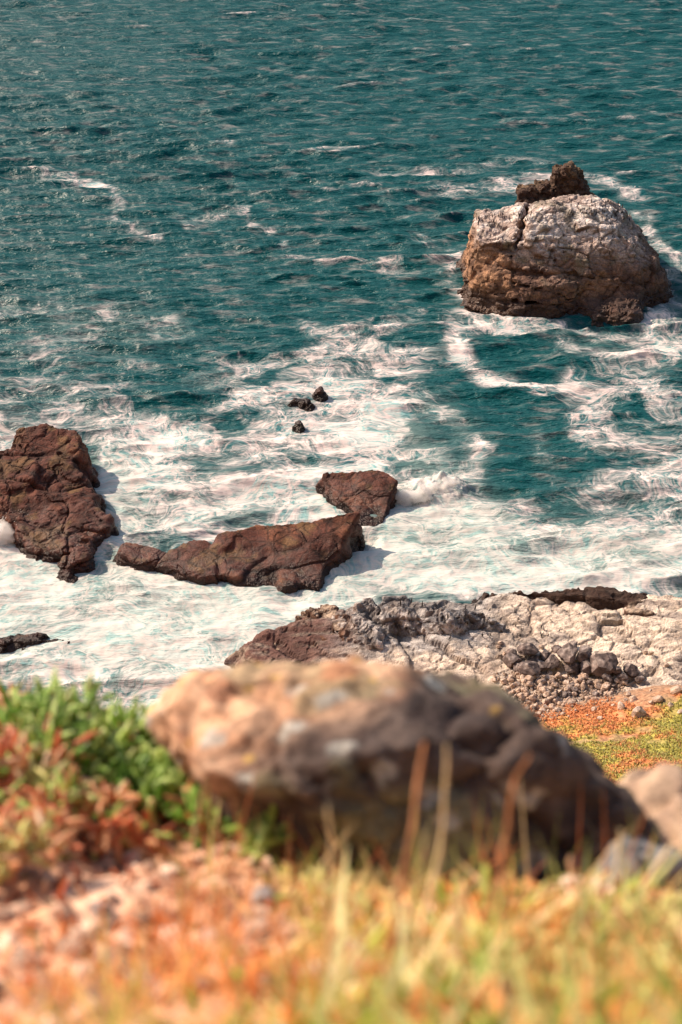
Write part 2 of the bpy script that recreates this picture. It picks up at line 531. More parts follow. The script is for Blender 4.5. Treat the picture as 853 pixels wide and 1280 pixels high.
# ------------------------------------------------------------------ the sea
# foam laid along strokes: (points in photo pixels on the water plane, half width in px, strength, milk)
FOAM = [
    # surf zone, left half
    ([(-60, 545), (60, 530), (150, 545), (240, 560)], 34, .80, .1),
    ([(130, 520), (230, 515), (300, 500), (360, 485)], 26, .62, .0),
    ([(230, 590), (330, 590), (420, 585), (480, 570)], 40, .85, .1),
    ([(330, 520), (400, 530), (470, 500), (490, 450)], 40, .82, .0),
    ([(420, 480), (450, 520), (440, 560)], 44, .80, .0),
    ([(160, 590), (200, 640), (280, 645), (380, 630)], 36, .85, .3),
    ([(-60, 600), (-10, 660), (30, 710), (60, 740)], 40, .95, .5),
    ([(120, 590), (150, 650), (130, 710), (160, 750), (300, 770)], 34, .85, .75),
    ([(-60, 740), (80, 770), (200, 790), (320, 770), (420, 745)], 52, .92, .6),
    ([(-40, 800), (120, 830), (260, 830)], 45, .88, .4),
    ([(420, 745), (480, 690), (520, 650), (600, 660)], 40, .9, .8),
    ([(500, 690), (600, 710), (720, 700), (860, 700)], 36, .92, .7),
    ([(520, 735), (640, 742), (760, 740), (900, 740)], 24, .92, .4),
    ([(600, 660), (700, 670), (860, 660)], 26, .6, .4),
    # pale patches above the surf
    ([(-40, 500), (60, 480), (160, 470)], 22, .48, .0),
    ([(60, 400), (150, 400), (200, 415)], 26, .36, .15),
    ([(-40, 450), (60, 440), (120, 440)], 20, .34, .05),
    ([(250, 450), (320, 455), (400, 450), (470, 420)], 20, .46, .0),
    ([(400, 410), (470, 400), (530, 380)], 16, .38, .0),
    ([(-20, 385), (60, 375)], 14, .35, .1),
    # diagonal white line out to the stack
    ([(575, 385), (555, 415), (562, 445), (600, 478), (655, 492), (705, 482)], 13, 1.0, .0),
    ([(560, 395), (590, 400), (620, 402)], 11, .85, .0),
    # right: web of foam
    ([(720, 490), (790, 485), (870, 500)], 28, .66, .0),
    ([(740, 540), (800, 560), (880, 560)], 44, .62, .0),
    ([(720, 610), (790, 625), (880, 630)], 44, .55, .05),
    ([(560, 640), (640, 640), (700, 620)], 24, .56, .1),
    # eddy
    ([(520, 500), (560, 510), (590, 545), (600, 590), (570, 600)], 13, .75, .25),
    ([(500, 540), (540, 560), (560, 590)], 20, .40, .45),
    ([(640, 540), (670, 560), (680, 580)], 12, .35, .1),
    # about the stack
    ([(520, 300), (560, 330), (570, 360), (600, 385)], 20, .55, .05),
    ([(560, 240), (620, 235), (680, 228), (760, 225), (820, 250)], 12, .60, .0),
    ([(530, 215), (620, 205), (700, 208)], 10, .34, .0),
    ([(800, 270), (838, 320), (845, 380), (810, 430)], 16, .74, .15),
    ([(640, 405), (690, 425), (740, 440), (800, 440)], 13, .66, .1),
    ([(590, 395), (640, 402)], 9, .7, .1),
    # white water against the rocks
    ([(-40, 668), (10, 690), (55, 705), (75, 730), (105, 732), (132, 708), (146, 668), (134, 612), (122, 560)], 7, .95, .0),
    ([(60, 690), (86, 684), (108, 690)], 8, 1.2, .0),
    ([(148, 702), (190, 722), (260, 742), (340, 746), (402, 748), (418, 720), (475, 690)], 7, .95, .2),
    ([(150, 690), (220, 684), (270, 672), (360, 662), (430, 655)], 7, .9, .0),
    ([(392, 612), (430, 650), (455, 666), (486, 655), (504, 622)], 7, .95, .0),
    ([(580, 362), (606, 384), (650, 402), (690, 410), (740, 424), (790, 428), (812, 400), (840, 362)], 7, .95, .1),
    ([(300, 806), (360, 768), (430, 740), (480, 722), (540, 726), (600, 742), (700, 746), (860, 748)], 10, .95, .1),
    ([(120, 850), (220, 865), (330, 870)], 30, .8, .4),
    # streaks on the open water
    ([(45, 218), (95, 222), (130, 232), (150, 262), (200, 288)], 9, .66, .0),
    ([(85, 222), (120, 228)], 8, .4, .0),
    ([(315, 280), (340, 290), (365, 312)], 8, .85, .0),
    ([(290, 262), (320, 265)], 7, .5, .0),
    ([(240, 272), (280, 268)], 6, .36, .0),
    ([(470, 215), (520, 210), (560, 205)], 9, .32, .0),
    ([(370, 320), (430, 330), (520, 350)], 10, .36, .0),
    ([(815, 130), (850, 140)], 14, .34, .0),
    ([(240, 178), (300, 182)], 6, .34, .0),
]
HOLES = [   # clearer water between
    ([(205, 495), (235, 500)], 20, .75),
    ([(300, 530), (310, 540)], 10, .6),
    ([(690, 530), (710, 570), (690, 610)], 24, .75),
    ([(640, 590), (680, 600)], 22, .5),
    ([(560, 470), (620, 520)], 16, .5),
    ([(600, 430), (680, 455)], 24, .75),
    ([(780, 530), (800, 535)], 10, .4),
    ([(745, 590), (760, 580)], 9, .4),
]

def stroke_dist(XY, pts):
    W = np.array([at_z(px, py)[:2] for px, py in pts])
    best = np.full(len(XY), 1e9); 
    q = XY * np.array([1, 0.5])
    W = W * np.array([1, 0.5])
    for a, b in zip(W[:-1], W[1:]):
        ab = b - a
        t = np.clip(((q - a) @ ab) / (ab @ ab + 1e-9), 0, 1)
        d = np.linalg.norm(q - (a + t[:, None] * ab), axis=1)
        best = np.minimum(best, d)
    mid = pts[len(pts) // 2]
    scale = np.linalg.norm(at_z(mid[0] + 1, mid[1]) - at_z(*mid))
    return best, scale

def build_sea():
    ang = np.concatenate([np.array([0.1, 0.3, 0.8, 2, 4, 6, 8, 9.5]), np.linspace(10.6, 41.5, 830), np.array([43, 46, 50, 55])])
    dist = CAMZ / np.tan(np.radians(ang))
    tx = np.concatenate([-np.array([8, 4, 2, 1.2, .8, .6, .48, .42, .39]), np.linspace(-0.36, 0.36, 640), np.array([.39, .42, .48, .6, .8, 1.2, 2, 4, 8])])
    # columns spread with the ground distance
    Dg, T = np.meshgrid(dist, tx, indexing='ij')
    X = T * (Dg * 0.9 + 12); Y = Dg
    XY = np.stack([X.ravel(), Y.ravel()], 1)
    # warp so that the edges of the foam are ragged
    P3 = np.concatenate([XY, np.zeros((len(XY), 1))], 1)
    wx = fbm(P3 * 0.085, 3, 5); wy = fbm(P3 * 0.085, 3, 55)
    wq = XY + np.stack([wx, wy], 1) * np.array([3.2, 4.6])
    foam = np.zeros(len(XY)); milk = np.zeros(len(XY))
    for pts, hw, s, mk in FOAM:
        d, sc_ = stroke_dist(wq, pts)
        g = np.exp(-(d / (hw * sc_)) ** 2 * 0.9)
        foam = 1 - (1 - foam) * (1 - 0.52 * s * g)
        if mk:
            milk = 1 - (1 - milk) * (1 - mk * g)
    for pts, hw, s in HOLES:
        d, sc_ = stroke_dist(wq, pts)
        g = np.exp(-(d / (hw * sc_)) ** 2)
        foam *= 1 - s * g
        milk *= 1 - s * g
    # waves
    Z = np.zeros(len(XY), np.float32); DX = Z.copy(); DY = Z.copy()
    rng = np.random.default_rng(3)
    calm = 1 - 0.72 * sstep(0.3, 0.8, foam)
    far = sstep(2500, 600, XY[:, 1])
    cell = (90 / np.sin(np.arctan(CAMZ / XY[:, 1])) ** 2 * np.radians(31 / 830)).astype(np.float32)
    gust = 1.0 + 0.30 * fbm(P3 * np.array([0.018, 0.03, 1]), 3, 91)
    for i in range(120):
        lam = 1.4 * (13 / 1.4) ** rng.random()
        th = -math.pi / 2 + (rng.normal(0.10, 0.20) if i % 4 else rng.normal(-0.2, 0.45))
        k = 2 * math.pi / lam
        a = 0.0105 * lam ** 0.88 * (0.6 + 0.8 * rng.random())
        if lam > 9: a *= 0.7
        ph = rng.random() * 6.283
        arg = np.mod(k * (XY[:, 0] * math.cos(th) + XY[:, 1] * math.sin(th)) + ph, 2 * math.pi).astype(np.float32)
        ok = np.clip(lam / (2.2 * cell) - 0.6, 0, 1)
        c, s_ = np.cos(arg), np.sin(arg)
        Z += a * c * ok
        DX -= a * math.cos(th) * s_ * ok * 0.65
        DY -= a * math.sin(th) * s_ * ok * 0.65
    for lam, th, a in ((34.0, -1.42, .20), (27.0, -1.75, .15), (21.0, -1.5, .13)):      # low swell
        Z += (a * np.cos(2 * math.pi / lam * (XY[:, 0] * math.cos(th) + XY[:, 1] * math.sin(th)) + lam)).astype(np.float32)
    amp = calm * far * gust
    crest = Z * amp
    Zf = Z * amp + 0.22 * fbm(P3 * 0.35, 4, 21) * sstep(0.35, 0.8, foam) * far
    # the breaking wave by the triangular rock
    c = at_z(545, 612)
    q = (XY - c[:2]) * np.array([1 / 3.6, 1 / 2.2])
    splash = np.exp(-(q ** 2).sum(1))
    Zf += splash * (1.5 + 0.9 * fbm(P3 * 0.9, 3, 8))
    foam = np.maximum(foam, splash * 1.3)
    # whitened crests
    foam = np.maximum(foam, 0) + 0.26 * sstep(0.3, 1.0, crest) * sstep(0.15, 0.8, vnoise(P3 * 0.05, 77))
    V = np.stack([XY[:, 0] + DX * amp, XY[:, 1] + DY * amp, Zf], 1)
    me = mesh_np('sea', V, grid_faces(len(dist), len(tx))[:, ::-1])
    set_f(me, 'foam', np.clip(foam, 0, 1.2)); set_f(me, 'milk', np.clip(milk, 0, 1))
    return obj('sea', me, M_SEA, kind='structure', label='teal sea streaked and churned with white surf')
sea = build_sea()

# ------------------------------------------------------------------ rock builder
def build_rock(name, fn, lo, hi, h, colour, mat, facet=((0.5, 0.3),), rough=(0.6, 0.15), smoothk=0, strata=0.0, seed=0, warp=(0.12, 0.8), fringe=0.0, rid=None, **tags):
    sd = seed
    def f2(P):
        q = P
        if warp[1]:
            q = P + warp[1] * np.stack([fbm(P * warp[0], 3, sd + 1), fbm(P * warp[0], 3, sd + 2), 0.5 * fbm(P * warp[0], 3, sd + 3)], 1)
        return fn(q)
    V, F = sdf_mesh(f2, lo, hi, h)
    Nn = vnormals(V, F)
    disp = np.zeros(len(V))
    crk = np.zeros(len(V))
    for i, (fs, fa) in enumerate(facet):
        wq = V * fs * np.array([1, 1, 1.5]) + 0.35 * np.stack([fbm(V * fs * 1.3, 2, sd + 30 + i), fbm(V * fs * 1.3, 2, sd + 40 + i), fbm(V * fs * 1.3, 2, sd + 50 + i)], 1)
        f1, e, fv, cid = worley(wq, sd * 7 + i * 11)
        disp += fa * np.clip(fv, -1, 1)
        cr = sstep(0.14, 0.0, e)
        disp -= fa * 0.45 * cr
        crk = np.maximum(crk, cr)
    disp += rough[1] * fbm(V * rough[0], 5, sd + 9)
    if strata:
        zz = V[:, 2] + 0.5 * fbm(V * 0.12, 3, sd + 60) + 0.06 * V[:, 0]
        disp += strata * (fbm(np.stack([zz * 1.1, zz * 0 + 2.5, zz * 0], 1), 3, sd + 61))
    if rid:         # sharp-edged bedding: (scale xyz, turn, amplitude)
        sc3, tn, am = rid
        q = np.stack([V[:, 0] * math.cos(tn) + V[:, 1] * math.sin(tn), -V[:, 0] * math.sin(tn) + V[:, 1] * math.cos(tn), V[:, 2]], 1) * np.array(sc3)
        disp += am * (ridged(q + 0.4 * fbm(q * 0.7, 2, sd + 67)[:, None], 4, sd + 68) - 0.45)
    if fringe:      # ragged weed and mussels along the waterline and the seaward rims
        fm = np.maximum(sstep(1.1, 0.3, V[:, 2] + 0.4 * fbm(V * 0.5, 2, sd + 65)), sstep(0.25, 0.7, Nn[:, 1]) * sstep(0.1, 0.6, Nn[:, 2] + 0.4))
        disp += fringe * fm * (ridged(V * 1.5, 3, sd + 66) - 0.45)
    V = V + Nn * disp[:, None]
    Nn = vnormals(V, F)
    C, wet = colour(V, Nn, crk)
    org = np.array([(np.min(V[:, 0]) + np.max(V[:, 0])) / 2, (np.min(V[:, 1]) + np.max(V[:, 1])) / 2, max(0.0, np.min(V[:, 2]))])
    me = mesh_np(name, V - org, F, smooth=h < 0.05)
    set_col(me, np.clip(C, 0.002, 0.95)); set_f(me, 'wet', wet)
    o = obj(name, me, mat, loc=org, **tags)
    return o, (V, F)

def bvh_of(VF):
    V, F = VF
    return BVHTree.FromPolygons([tuple(v) for v in V], [tuple(f) for f in F.tolist()])

BROWN = np.array([0.098, 0.032, 0.020]); DARK = np.array([0.022, 0.012, 0.010]); RUST = np.array([0.24, 0.095, 0.045])
TAN = np.array([0.36, 0.24, 0.16]); CREAM = np.array([0.74, 0.62, 0.50]); GREY = np.array([0.16, 0.15, 0.15]); GUANO = np.array([0.74, 0.66, 0.60])

def col_brown(V, Nn, crk):
    n = fbm(V * 0.25, 4, 70); n2 = fbm(V * 0.9, 4, 71)
    C = mixc(BROWN, DARK, sstep(0.1, 0.9, n2) * 0.8)
    C = mixc(C, RUST, sstep(0.15, 0.7, n) * 0.45 * sstep(-0.1, 0.6, Nn[:, 2]))
    zt = V[:, 2] + 0.8 * n2
    up = sstep(0.55, 0.9, Nn[:, 2])
    C = mixc(C, np.array([0.15, 0.085, 0.035]), up * sstep(0.1, 0.5, fbm(V * 0.5, 3, 74)) * 0.75)      # ochre patches on the tops
    C = mixc(C, np.array([0.30, 0.15, 0.07]), sstep(0.15, 0.6, Nn[:, 1]) * sstep(0.2, 0.6, Nn[:, 2]) * sstep(-0.3, 0.4, n) * 0.7)  # sunlit ochre of the back ridges, painted into the colour
    C = mixc(C, DARK * 0.8, sstep(1.2, 0.3, zt) * 0.85)
    C = mixc(C, DARK, crk * 0.5)
    wet = sstep(3.2, 0.6, zt)
    return C, wet

def col_stack(V, Nn, crk):
    n = fbm(V * 0.22, 4, 80); n2 = fbm(V * 0.8, 5, 81)
    zl = V[:, 2] + 1.4 * n + 0.6 * n2
    base = mixc(np.array([0.20, 0.115, 0.078]), np.array([0.10, 0.055, 0.04]), sstep(-0.3, 0.6, n2))
    base = mixc(base, np.array([0.33, 0.19, 0.11]), sstep(0.1, 0.6, fbm(V * 0.3, 3, 84)) * 0.5)
    g = sstep(5.2, 9.2, zl) * sstep(-0.25, 0.45, Nn[:, 2] + 0.35 * n)
    C = mixc(base, np.array([0.48, 0.38, 0.33]), g * 0.85)
    g2 = sstep(8.0, 11.0, V[:, 2] + 1.5 * n2 - 0.10 * np.abs(V[:, 0] - 33)) * sstep(0.2, 0.7, Nn[:, 2])
    C = mixc(C, GUANO, g2 * sstep(-0.5, 0.3, n2 + n))
    C = mixc(C, np.array([0.14, 0.15, 0.09]), sstep(0.15, 0.6, fbm(V * 0.55, 4, 86)) * 0.45 * sstep(4, 7, V[:, 2]))
    lf = sstep(27.5, 23.5, V[:, 0] + 1.2 * n) * sstep(9.6, 8.0, V[:, 2])
    C = mixc(C, mixc(np.array([0.40, 0.22, 0.12]), np.array([0.16, 0.085, 0.05]), sstep(-.2, .5, n2)), lf * 0.85)
    C = mixc(C, DARK * 1.3, sstep(3.4, 1.3, zl + 0.5 * n2) * 0.85)
    C = mixc(C, DARK * 2, crk * 0.45)
    return C, sstep(3.2, 0.8, zl)

# ------------------------------------------------------------------ the sea stack
def sx(px, y):            # world x of a photo column at ground distance y, height about the middle of a rock
    return at_y(px, 0, y)[0]

def stack_sdf(P):
    d = hull(P, [((33, 203.0, 3.0), (0.0, -1, 0.42)), ((33, 224, 0), (0, 1, 0.35)), ((22.2, 212, 2), (-1, -0.15, 0.22)),
                 ((52.2, 212, 0), (1, 0.05, 0.36)), ((46.5, 203.0, 0), (0.62, -0.8, 0.40)), ((22.0, 203.0, 0), (-0.6, -0.8, 0.25)),
                 ((33, 213, 13.2), (0.06, 0.05, 1)), ((33, 208.0, 10.6), (0.0, -0.62, 0.8)), ((44.0, 212, 10.3), (0.62, -0.15, 0.8)),
                 ((27.0, 212, 11.2), (-0.50, 0.0, 0.86)), ((33, 222, 12), (0, 0.7, 0.7))], 1.6)
    d = smax(d, ell(P, (36.0, 212.5, -4.0), (22.5, 18.5, 17.6)), 1.2)
    # left shoulder, lower and blocky
    s = hull(P, [((20.3, 212, 3), (-1, 0.0, 0.10)), ((22, 206.4, 4), (-0.25, -1, 0.2)), ((22, 221, 2), (0, 1, 0.3)), ((21, 212, 10.0), (-0.10, -0.06, 1)), ((29, 212, 4), (1, 0, 0))], 0.6)
    d = smin(d, s, 0.5)
    s = hull(P, [((19.6, 208, 1), (-1, -0.1, 0.4)), ((20, 204.0, 1), (-0.3, -1, 0.3)), ((20, 211, 1), (0, 1, 0.3)), ((20, 206, 4.3), (-0.35, -0.2, 1)), ((27, 206, 4), (1, 0, 0))], 0.4)
    d = smin(d, s, 0.3)
    s = hull(P, [((22.6, 203.5, 1), (-0.9, -0.5, 0.3)), ((25, 201.6, 1), (-0.1, -1, 0.35)), ((25, 210, 1), (0, 1, 0.3)), ((24, 204, 5.6), (-0.2, -0.3, 1)), ((29, 206, 4), (1, 0, 0))], 0.4)
    d = smin(d, s, 0.3)
    # bulging lower tier below the long dark joint
    s = hull(P, [((31, 200.2, 2), (-0.05, -1, 0.22)), ((25.2, 203, 2), (-0.9, -0.5, 0.1)), ((38.0, 203, 2), (0.9, -0.5, 0.2)), ((31, 203, 5.3), (0, -0.12, 1)), ((31, 210, 2), (0, 1, 0))], 0.9)
    d = smin(d, s, 0.25)
    gul = np.maximum(np.abs((P[:, 0] - 27.2) - 0.35 * (P[:, 1] - 208) ) - 0.15 - 0.12 * np.maximum(P[:, 2] - 8, 0), 8.6 - P[:, 2])
    d = smax(d, -gul, 0.6)
    z = P[:, 2] + 0.05 * (P[:, 0] - 31) + 0.25 * fbm(P * 0.3, 2, 5)
    for zc, xa, xb in ((7.4, 25, 33), (4.4, 26, 38), (2.3, 24, 36)):
        gr = np.maximum(np.abs(z - zc) - 0.10, np.maximum(np.maximum(xa - P[:, 0], P[:, 0] - xb), P[:, 1] - 206.5))
        d = np.maximum(d, -gr)
    groove = np.maximum(np.abs(z - 5.6) - 0.28, np.maximum(np.abs(P[:, 0] - 32) - 6.5, P[:, 1] - 204.6))
    d = np.maximum(d, -groove)
    z2 = z - 0.35 * np.abs(np.sin(P[:, 0] * 0.9))
    groove = np.maximum(np.abs(z2 - 3.3) - 0.2, np.maximum(np.abs(P[:, 0] - 36) - 3.5, P[:, 1] - 203.0))
    d = np.maximum(d, -groove)
    # dark foot at the right
    s = hull(P, [((43, 197.6, 1), (0.0, -1, 0.5)), ((46.5, 202, 1), (1, -0.3, 0.45)), ((36.0, 202, 1), (-0.8, -0.5, 0.6)), ((40, 202, 2.6), (0.0, -0.35, 1)), ((41, 212, 1), (0, 1, 0.3))], 0.5)
    d = smin(d, s, 0.6)
    return np.maximum(d, -2.5 - P[:, 2])

stack, stackVF = build_rock('sea_stack', stack_sdf, (13, 195, -3), (55, 229, 17), 0.25, col_stack, M_STACK,
                   facet=((0.26, 0.40), (0.7, 0.14)), rough=(1.2, 0.16), strata=0.26, seed=4, warp=(0.16, 0.9), rid=((0.25, 0.4, 0.9), 0.2, 0.40), fringe=0.5,
                   label='big domed sea stack whitened on top with guano, standing alone offshore', cat='rock')

def pin_sdf(P):
    a = at_z(712, 250, 6)
    c = (37.6, 229.5)
    d = hull(P, [((c[0] - 6.0, 0, 0), (-1, 0, .30)), ((c[0] + 9.6, 0, 0), (1, 0, .62)), ((0, c[1] - 6, 0), (0, -1, .3)), ((0, c[1] + 6, 0), (0, 1, .3)),
                 ((c[0] + 1, c[1], 13.8), (.8, 0, .9)), ((c[0] - 1.5, c[1], 13.6), (-.5, 0, 1))], 0.3)
    s = hull(P, [((c[0] - 10.5, 0, 0), (-1, 0, .3)), ((c[0] - 1, 0, 0), (1, 0, .2)), ((0, c[1] - 5.4, 0), (0, -1, .3)), ((0, c[1] + 5, 0), (0, 1, .3)), ((c[0] - 6, c[1], 10.6), (-.3, 0, 1))], 0.3)
    return np.maximum(smin(d, s, .3), -2.5 - P[:, 2])
def col_pin(V, Nn, crk):
    C, wt = col_stack(V, Nn, crk)
    n = fbm(V * 0.5, 4, 181)
    C = mixc(np.array([0.08, 0.045, 0.03]), np.array([0.17, 0.11, 0.065]), sstep(-0.2, 0.6, n + 0.3 * Nn[:, 2]))
    return mixc(C, DARK, crk * 0.5), wt
pin, pinVF = build_rock('rock_pinnacle', pin_sdf, (22, 222, -3), (50, 237, 20), 0.30, col_pin, M_STACK,
                 facet=((0.42, 0.5), (1.0, 0.25)), rough=(1.2, 0.25), seed=14, warp=(0.3, 0.9), rid=((0.5, 0.5, 0.35), 0.2, 0.6),
                 label='small jagged brown pinnacle rising just behind the domed sea stack', cat='rock')

# ------------------------------------------------------------------ rocks in the surf
def wpoly(pts, z=0.0):
    return np.array([at_z(px, py, z)[:2] for px, py in pts])

def rock_from_blocks(blocks, zf=0.0):
    """blocks: (footprint pixels on the water, top pixel height z, gradient x, y, batter, k)"""
    B = [(wpoly(p, zf), z, gx, gy, bt, k) for p, z, gx, gy, bt, k in blocks]
    def f(P):
        d = None
        for poly, z, gx, gy, bt, k in B:
            e = prism(P, poly, 0.0, (z, gx, gy), k, bt)
            d = e if d is None else smin(d, e, 0.35)
        return np.maximum(d, -2.0 - P[:, 2])
    allp = np.concatenate([b[0] for b in B])
    zt = max(b[1] for b in B)
    lo = (allp[:, 0].min() - 3, allp[:, 1].min() - 3, -2.6); hi = (allp[:, 0].max() + 3, allp[:, 1].max() + 3, zt + 4.5)
    return f, lo, hi

# left rock
f, lo, hi = rock_from_blocks([
    ([(-40, 655), (10, 676), (58, 704), (112, 704), (140, 668), (130, 630), (95, 600), (0, 596), (-50, 612)], 2.8, -0.06, 0.16, 0.25, 0.65),
    ([(12, 612), (90, 616), (122, 612), (112, 576), (60, 566), (16, 570)], 4.2, 0.06, 0.22, 0.22, 0.52),
    ([(-40, 645), (40, 650), (70, 622), (50, 592), (-40, 592)], 4.1, 0.16, 0.20, 0.30, 0.52),
    ([(60, 700), (74, 724), (98, 727), (124, 708), (124, 686), (108, 684), (100, 694), (80, 694)], 1.5, 0.0, 0.22, 0.3, 0.52),
    ([(112, 676), (140, 672), (140, 650), (118, 650)], 1.9, 0.05, 0.2, 0.3, 0.52),
    ([(100, 602), (122, 606), (126, 594), (104, 588)], 1.6, 0.05, 0.2, 0.3, 0.52),
])
left, leftVF = build_rock('surf_rock', f, lo, hi, 0.16, col_brown, M_ROCK, facet=((0.16, 0.42), (0.5, 0.13)), rough=(1.2, 0.10), seed=24, warp=(0.26, 1.1), fringe=0.3, rid=((0.18, 0.5, 0.35), 0.6, 0.28),
    label='reddish brown rock in the surf at the left edge of the photo', cat='rock')
# long rock
f, lo, hi = rock_from_blocks([
    ([(262, 724), (330, 734), (392, 736), (410, 720), (446, 708), (474, 690), (464, 676), (360, 682), (270, 690), (256, 704)], 2.1, 0.0, 0.42, 0.12, 0.31),
    ([(340, 737), (400, 741), (410, 716), (385, 706), (352, 710)], 1.3, 0.02, 0.25, 0.10, 0.26),
    ([(195, 712), (230, 729), (270, 731), (276, 704), (252, 692), (222, 696)], 1.7, 0.06, 0.30, 0.2, 0.31),
    ([(255, 706), (285, 712), (300, 690), (275, 684), (258, 690)], 3.0, 0.0, 0.2, 0.3, 0.26),
    ([(380, 684), (440, 680), (450, 666), (420, 660), (385, 668)], 2.2, 0.03, 0.12, 0.3, 0.39),
    ([(150, 697), (168, 708), (200, 710), (215, 698), (185, 688), (158, 690)], 1.1, 0.0, 0.2, 0.3, 0.39),
])
longr, longVF = build_rock('surf_rock', f, lo, hi, 0.14, col_brown, M_ROCK, facet=((0.13, 0.20), (0.45, 0.05)), rough=(1.2, 0.035), seed=35, warp=(0.24, 0.85), fringe=0.28, rid=((0.16, 0.4, 0.3), 0.35, 0.12),
    label='long low brown rock with smooth dark face in the middle of the surf', cat='rock')
# triangular rock
f, lo, hi = rock_from_blocks([
    ([(426, 642), (452, 664), (484, 655), (502, 620), (482, 612), (400, 612), (390, 617)], 1.9, 0.03, 0.32, 0.16, 0.31),
    ([(400, 618), (440, 622), (480, 614), (470, 608), (402, 608)], 2.2, 0.0, 0.1, 0.3, 0.31),
])
tri, triVF = build_rock('surf_rock', f, lo, hi, 0.13, col_brown, M_ROCK, facet=((0.18, 0.2), (0.5, 0.05)), rough=(1.2, 0.07), seed=45, warp=(0.3, 0.6), fringe=0.25, rid=((0.2, 0.4, 0.3), 0.3, 0.12),
    label='triangular dark brown rock where a wave breaks, above the long rock', cat='rock')
def col_black(V, Nn, crk):
    C, wt = col_brown(V, Nn, crk)
    return C * 0.55, np.ones(len(V))
for pts, z, lb, sd in (
    ([(390, 500), (402, 503), (411, 498), (408, 491), (394, 491)], 1.4, 'tiny round black rock awash, uppermost of three in the foam', 52),
    ([(360, 506), (385, 510), (394, 507), (384, 502), (364, 501)], 0.6, 'flat black rock barely awash in the foam beside a round one', 53),
    ([(364, 537), (376, 541), (383, 537), (378, 532), (367, 532)], 0.9, 'tiny black rock awash, lowest of three in the foam', 54)):
    f, lo, hi = rock_from_blocks([(pts, z, 0, 0.1, 0.45, 0.2)])
    build_rock('surf_rock', f, lo, hi, 0.16, col_black, M_ROCK, facet=((0.7, 0.2),), rough=(1.2, 0.12), seed=sd, warp=(0.5, 0.3), label=lb, cat='rock')
for pts, z, lb, sd in (
    ([(-40, 806), (20, 812), (70, 806), (95, 800), (60, 794), (-10, 792)], 0.7, 'low wet rock awash in foam behind the green plants at left', 62),):
    f, lo, hi = rock_from_blocks([(pts, z, 0, 0.1, 0.6, 0.3)])
    build_rock('surf_rock', f, lo, hi, 0.18, col_black, M_ROCK, facet=((0.5, 0.3),), rough=(1.0, 0.15), seed=sd, warp=(0.4, 0.6), label=lb, cat='rock')

# ------------------------------------------------------------------ the shore: shelf, ledge, grey mass
def hill_z(x, y):
    """slope of the coast above the shelf, up to the viewpoint"""
    prof_y = np.array([-60, 2.0, 4.5, 8, 14, 24, 40, 60, 72, 84, 95, 104, 112, 130, 160])
    prof_z = np.array([132, 85.0, 82.6, 76.5, 68, 55, 40, 28.5, 21.5, 14.5, 8.3, 4.2, -0.5, -6, -14])
    z = np.interp(y, prof_y, prof_z)
    lowl = np.interp(x, [-60, -10, 14, 26, 60], [-7, -6, -1.5, 0.0, 6.0])       # the bay cuts in on the left
    k = sstep(20, 80, y)
    return z + lowl * k

def shelf_top(x, y):
    # pale slab dipping gently to the sea and left
    z = 3.4 + 0.03 * (x - 20) - 0.05 * (y - 115)
    return z

def shelf_sdf(P):
    x, y, z = P.T
    top = shelf_top(x, y)
    st = 0.45 * np.floor(z / 0.45) 
    foot = wpoly([(300, 812), (380, 775), (440, 768), (560, 760), (700, 752), (900, 760), (900, 940), (600, 960), (380, 900)], 2.0)
    d = prism(P, foot, 2.0, (3.4, 0.03, -0.05), 0.4, 0.5)
    return np.maximum(d, -2.0 - z)

def col_shelf(V, Nn, crk):
    n = fbm(V * 0.18, 4, 90); n2 = fbm(V * np.array([0.5, 1.4, 1]), 5, 91)
    C = mixc(CREAM, np.array([0.56, 0.45, 0.36]), sstep(-0.1, 0.6, n2))
    C = mixc(C, np.array([0.26, 0.22, 0.20]), sstep(0.22, 0.6, fbm(V * np.array([0.35, 0.9, 1]), 4, 93)) * 0.7)
    C = mixc(C, BROWN * 2, sstep(0.6, 0.2, Nn[:, 2]) * 0.6)
    q = V @ np.array([[0.94, 0.34, 0], [-0.34, 0.94, 0], [0, 0, 1.0]])
    seam_shade = np.abs(fbm(np.stack([q[:, 0] * 0.12, q[:, 1] * 0.9, q[:, 2] * 0.3], 1), 4, 97))
    C = mixc(C, np.array([0.20, 0.15, 0.13]), sstep(0.09, 0.0, seam_shade) * 0.7)  # shadow lines along the strata, painted as dark colour
    gm = sstep(19.0, 12.0, V[:, 0] + 3.0 * n) * sstep(110.5, 113.5, V[:, 1] + 1.5 * n2)
    C = mixc(C, mixc(np.array([0.20, 0.20, 0.205]), np.array([0.52, 0.50, 0.48]), sstep(-0.2, 0.4, n2)), gm * 0.85)
    leftm = sstep(4.0, -3.0, V[:, 0] + 2.0 * n)
    C = mixc(C, mixc(BROWN * 1.3, TAN * 0.6, sstep(0, 0.6, n2)), leftm * 0.85)
    C = mixc(C, DARK, sstep(1.2, 0.2, V[:, 2] + 0.5 * n2) * 0.8)
    C = mixc(C, DARK * 2, crk * 0.5)
    return C, sstep(1.6, 0.6, V[:, 2])
p0 = at_z(285, 812, 2); p1 = at_z(900, 745, 2)
shelf, shelfVF = build_rock('rock_shelf', shelf_sdf, (p0[0] - 3, 96, -2.4), (44, p1[1] + 4, 8), 0.20, col_shelf, M_SHELF,
    facet=((0.14, 0.45), (0.45, 0.16)), rough=(0.9, 0.16), seed=71, warp=(0.12, 0.8), rid=((0.16, 0.6, 0.5), -0.25, 0.6), kind='structure', label='pale cracked rock shelf at the foot of the slope')

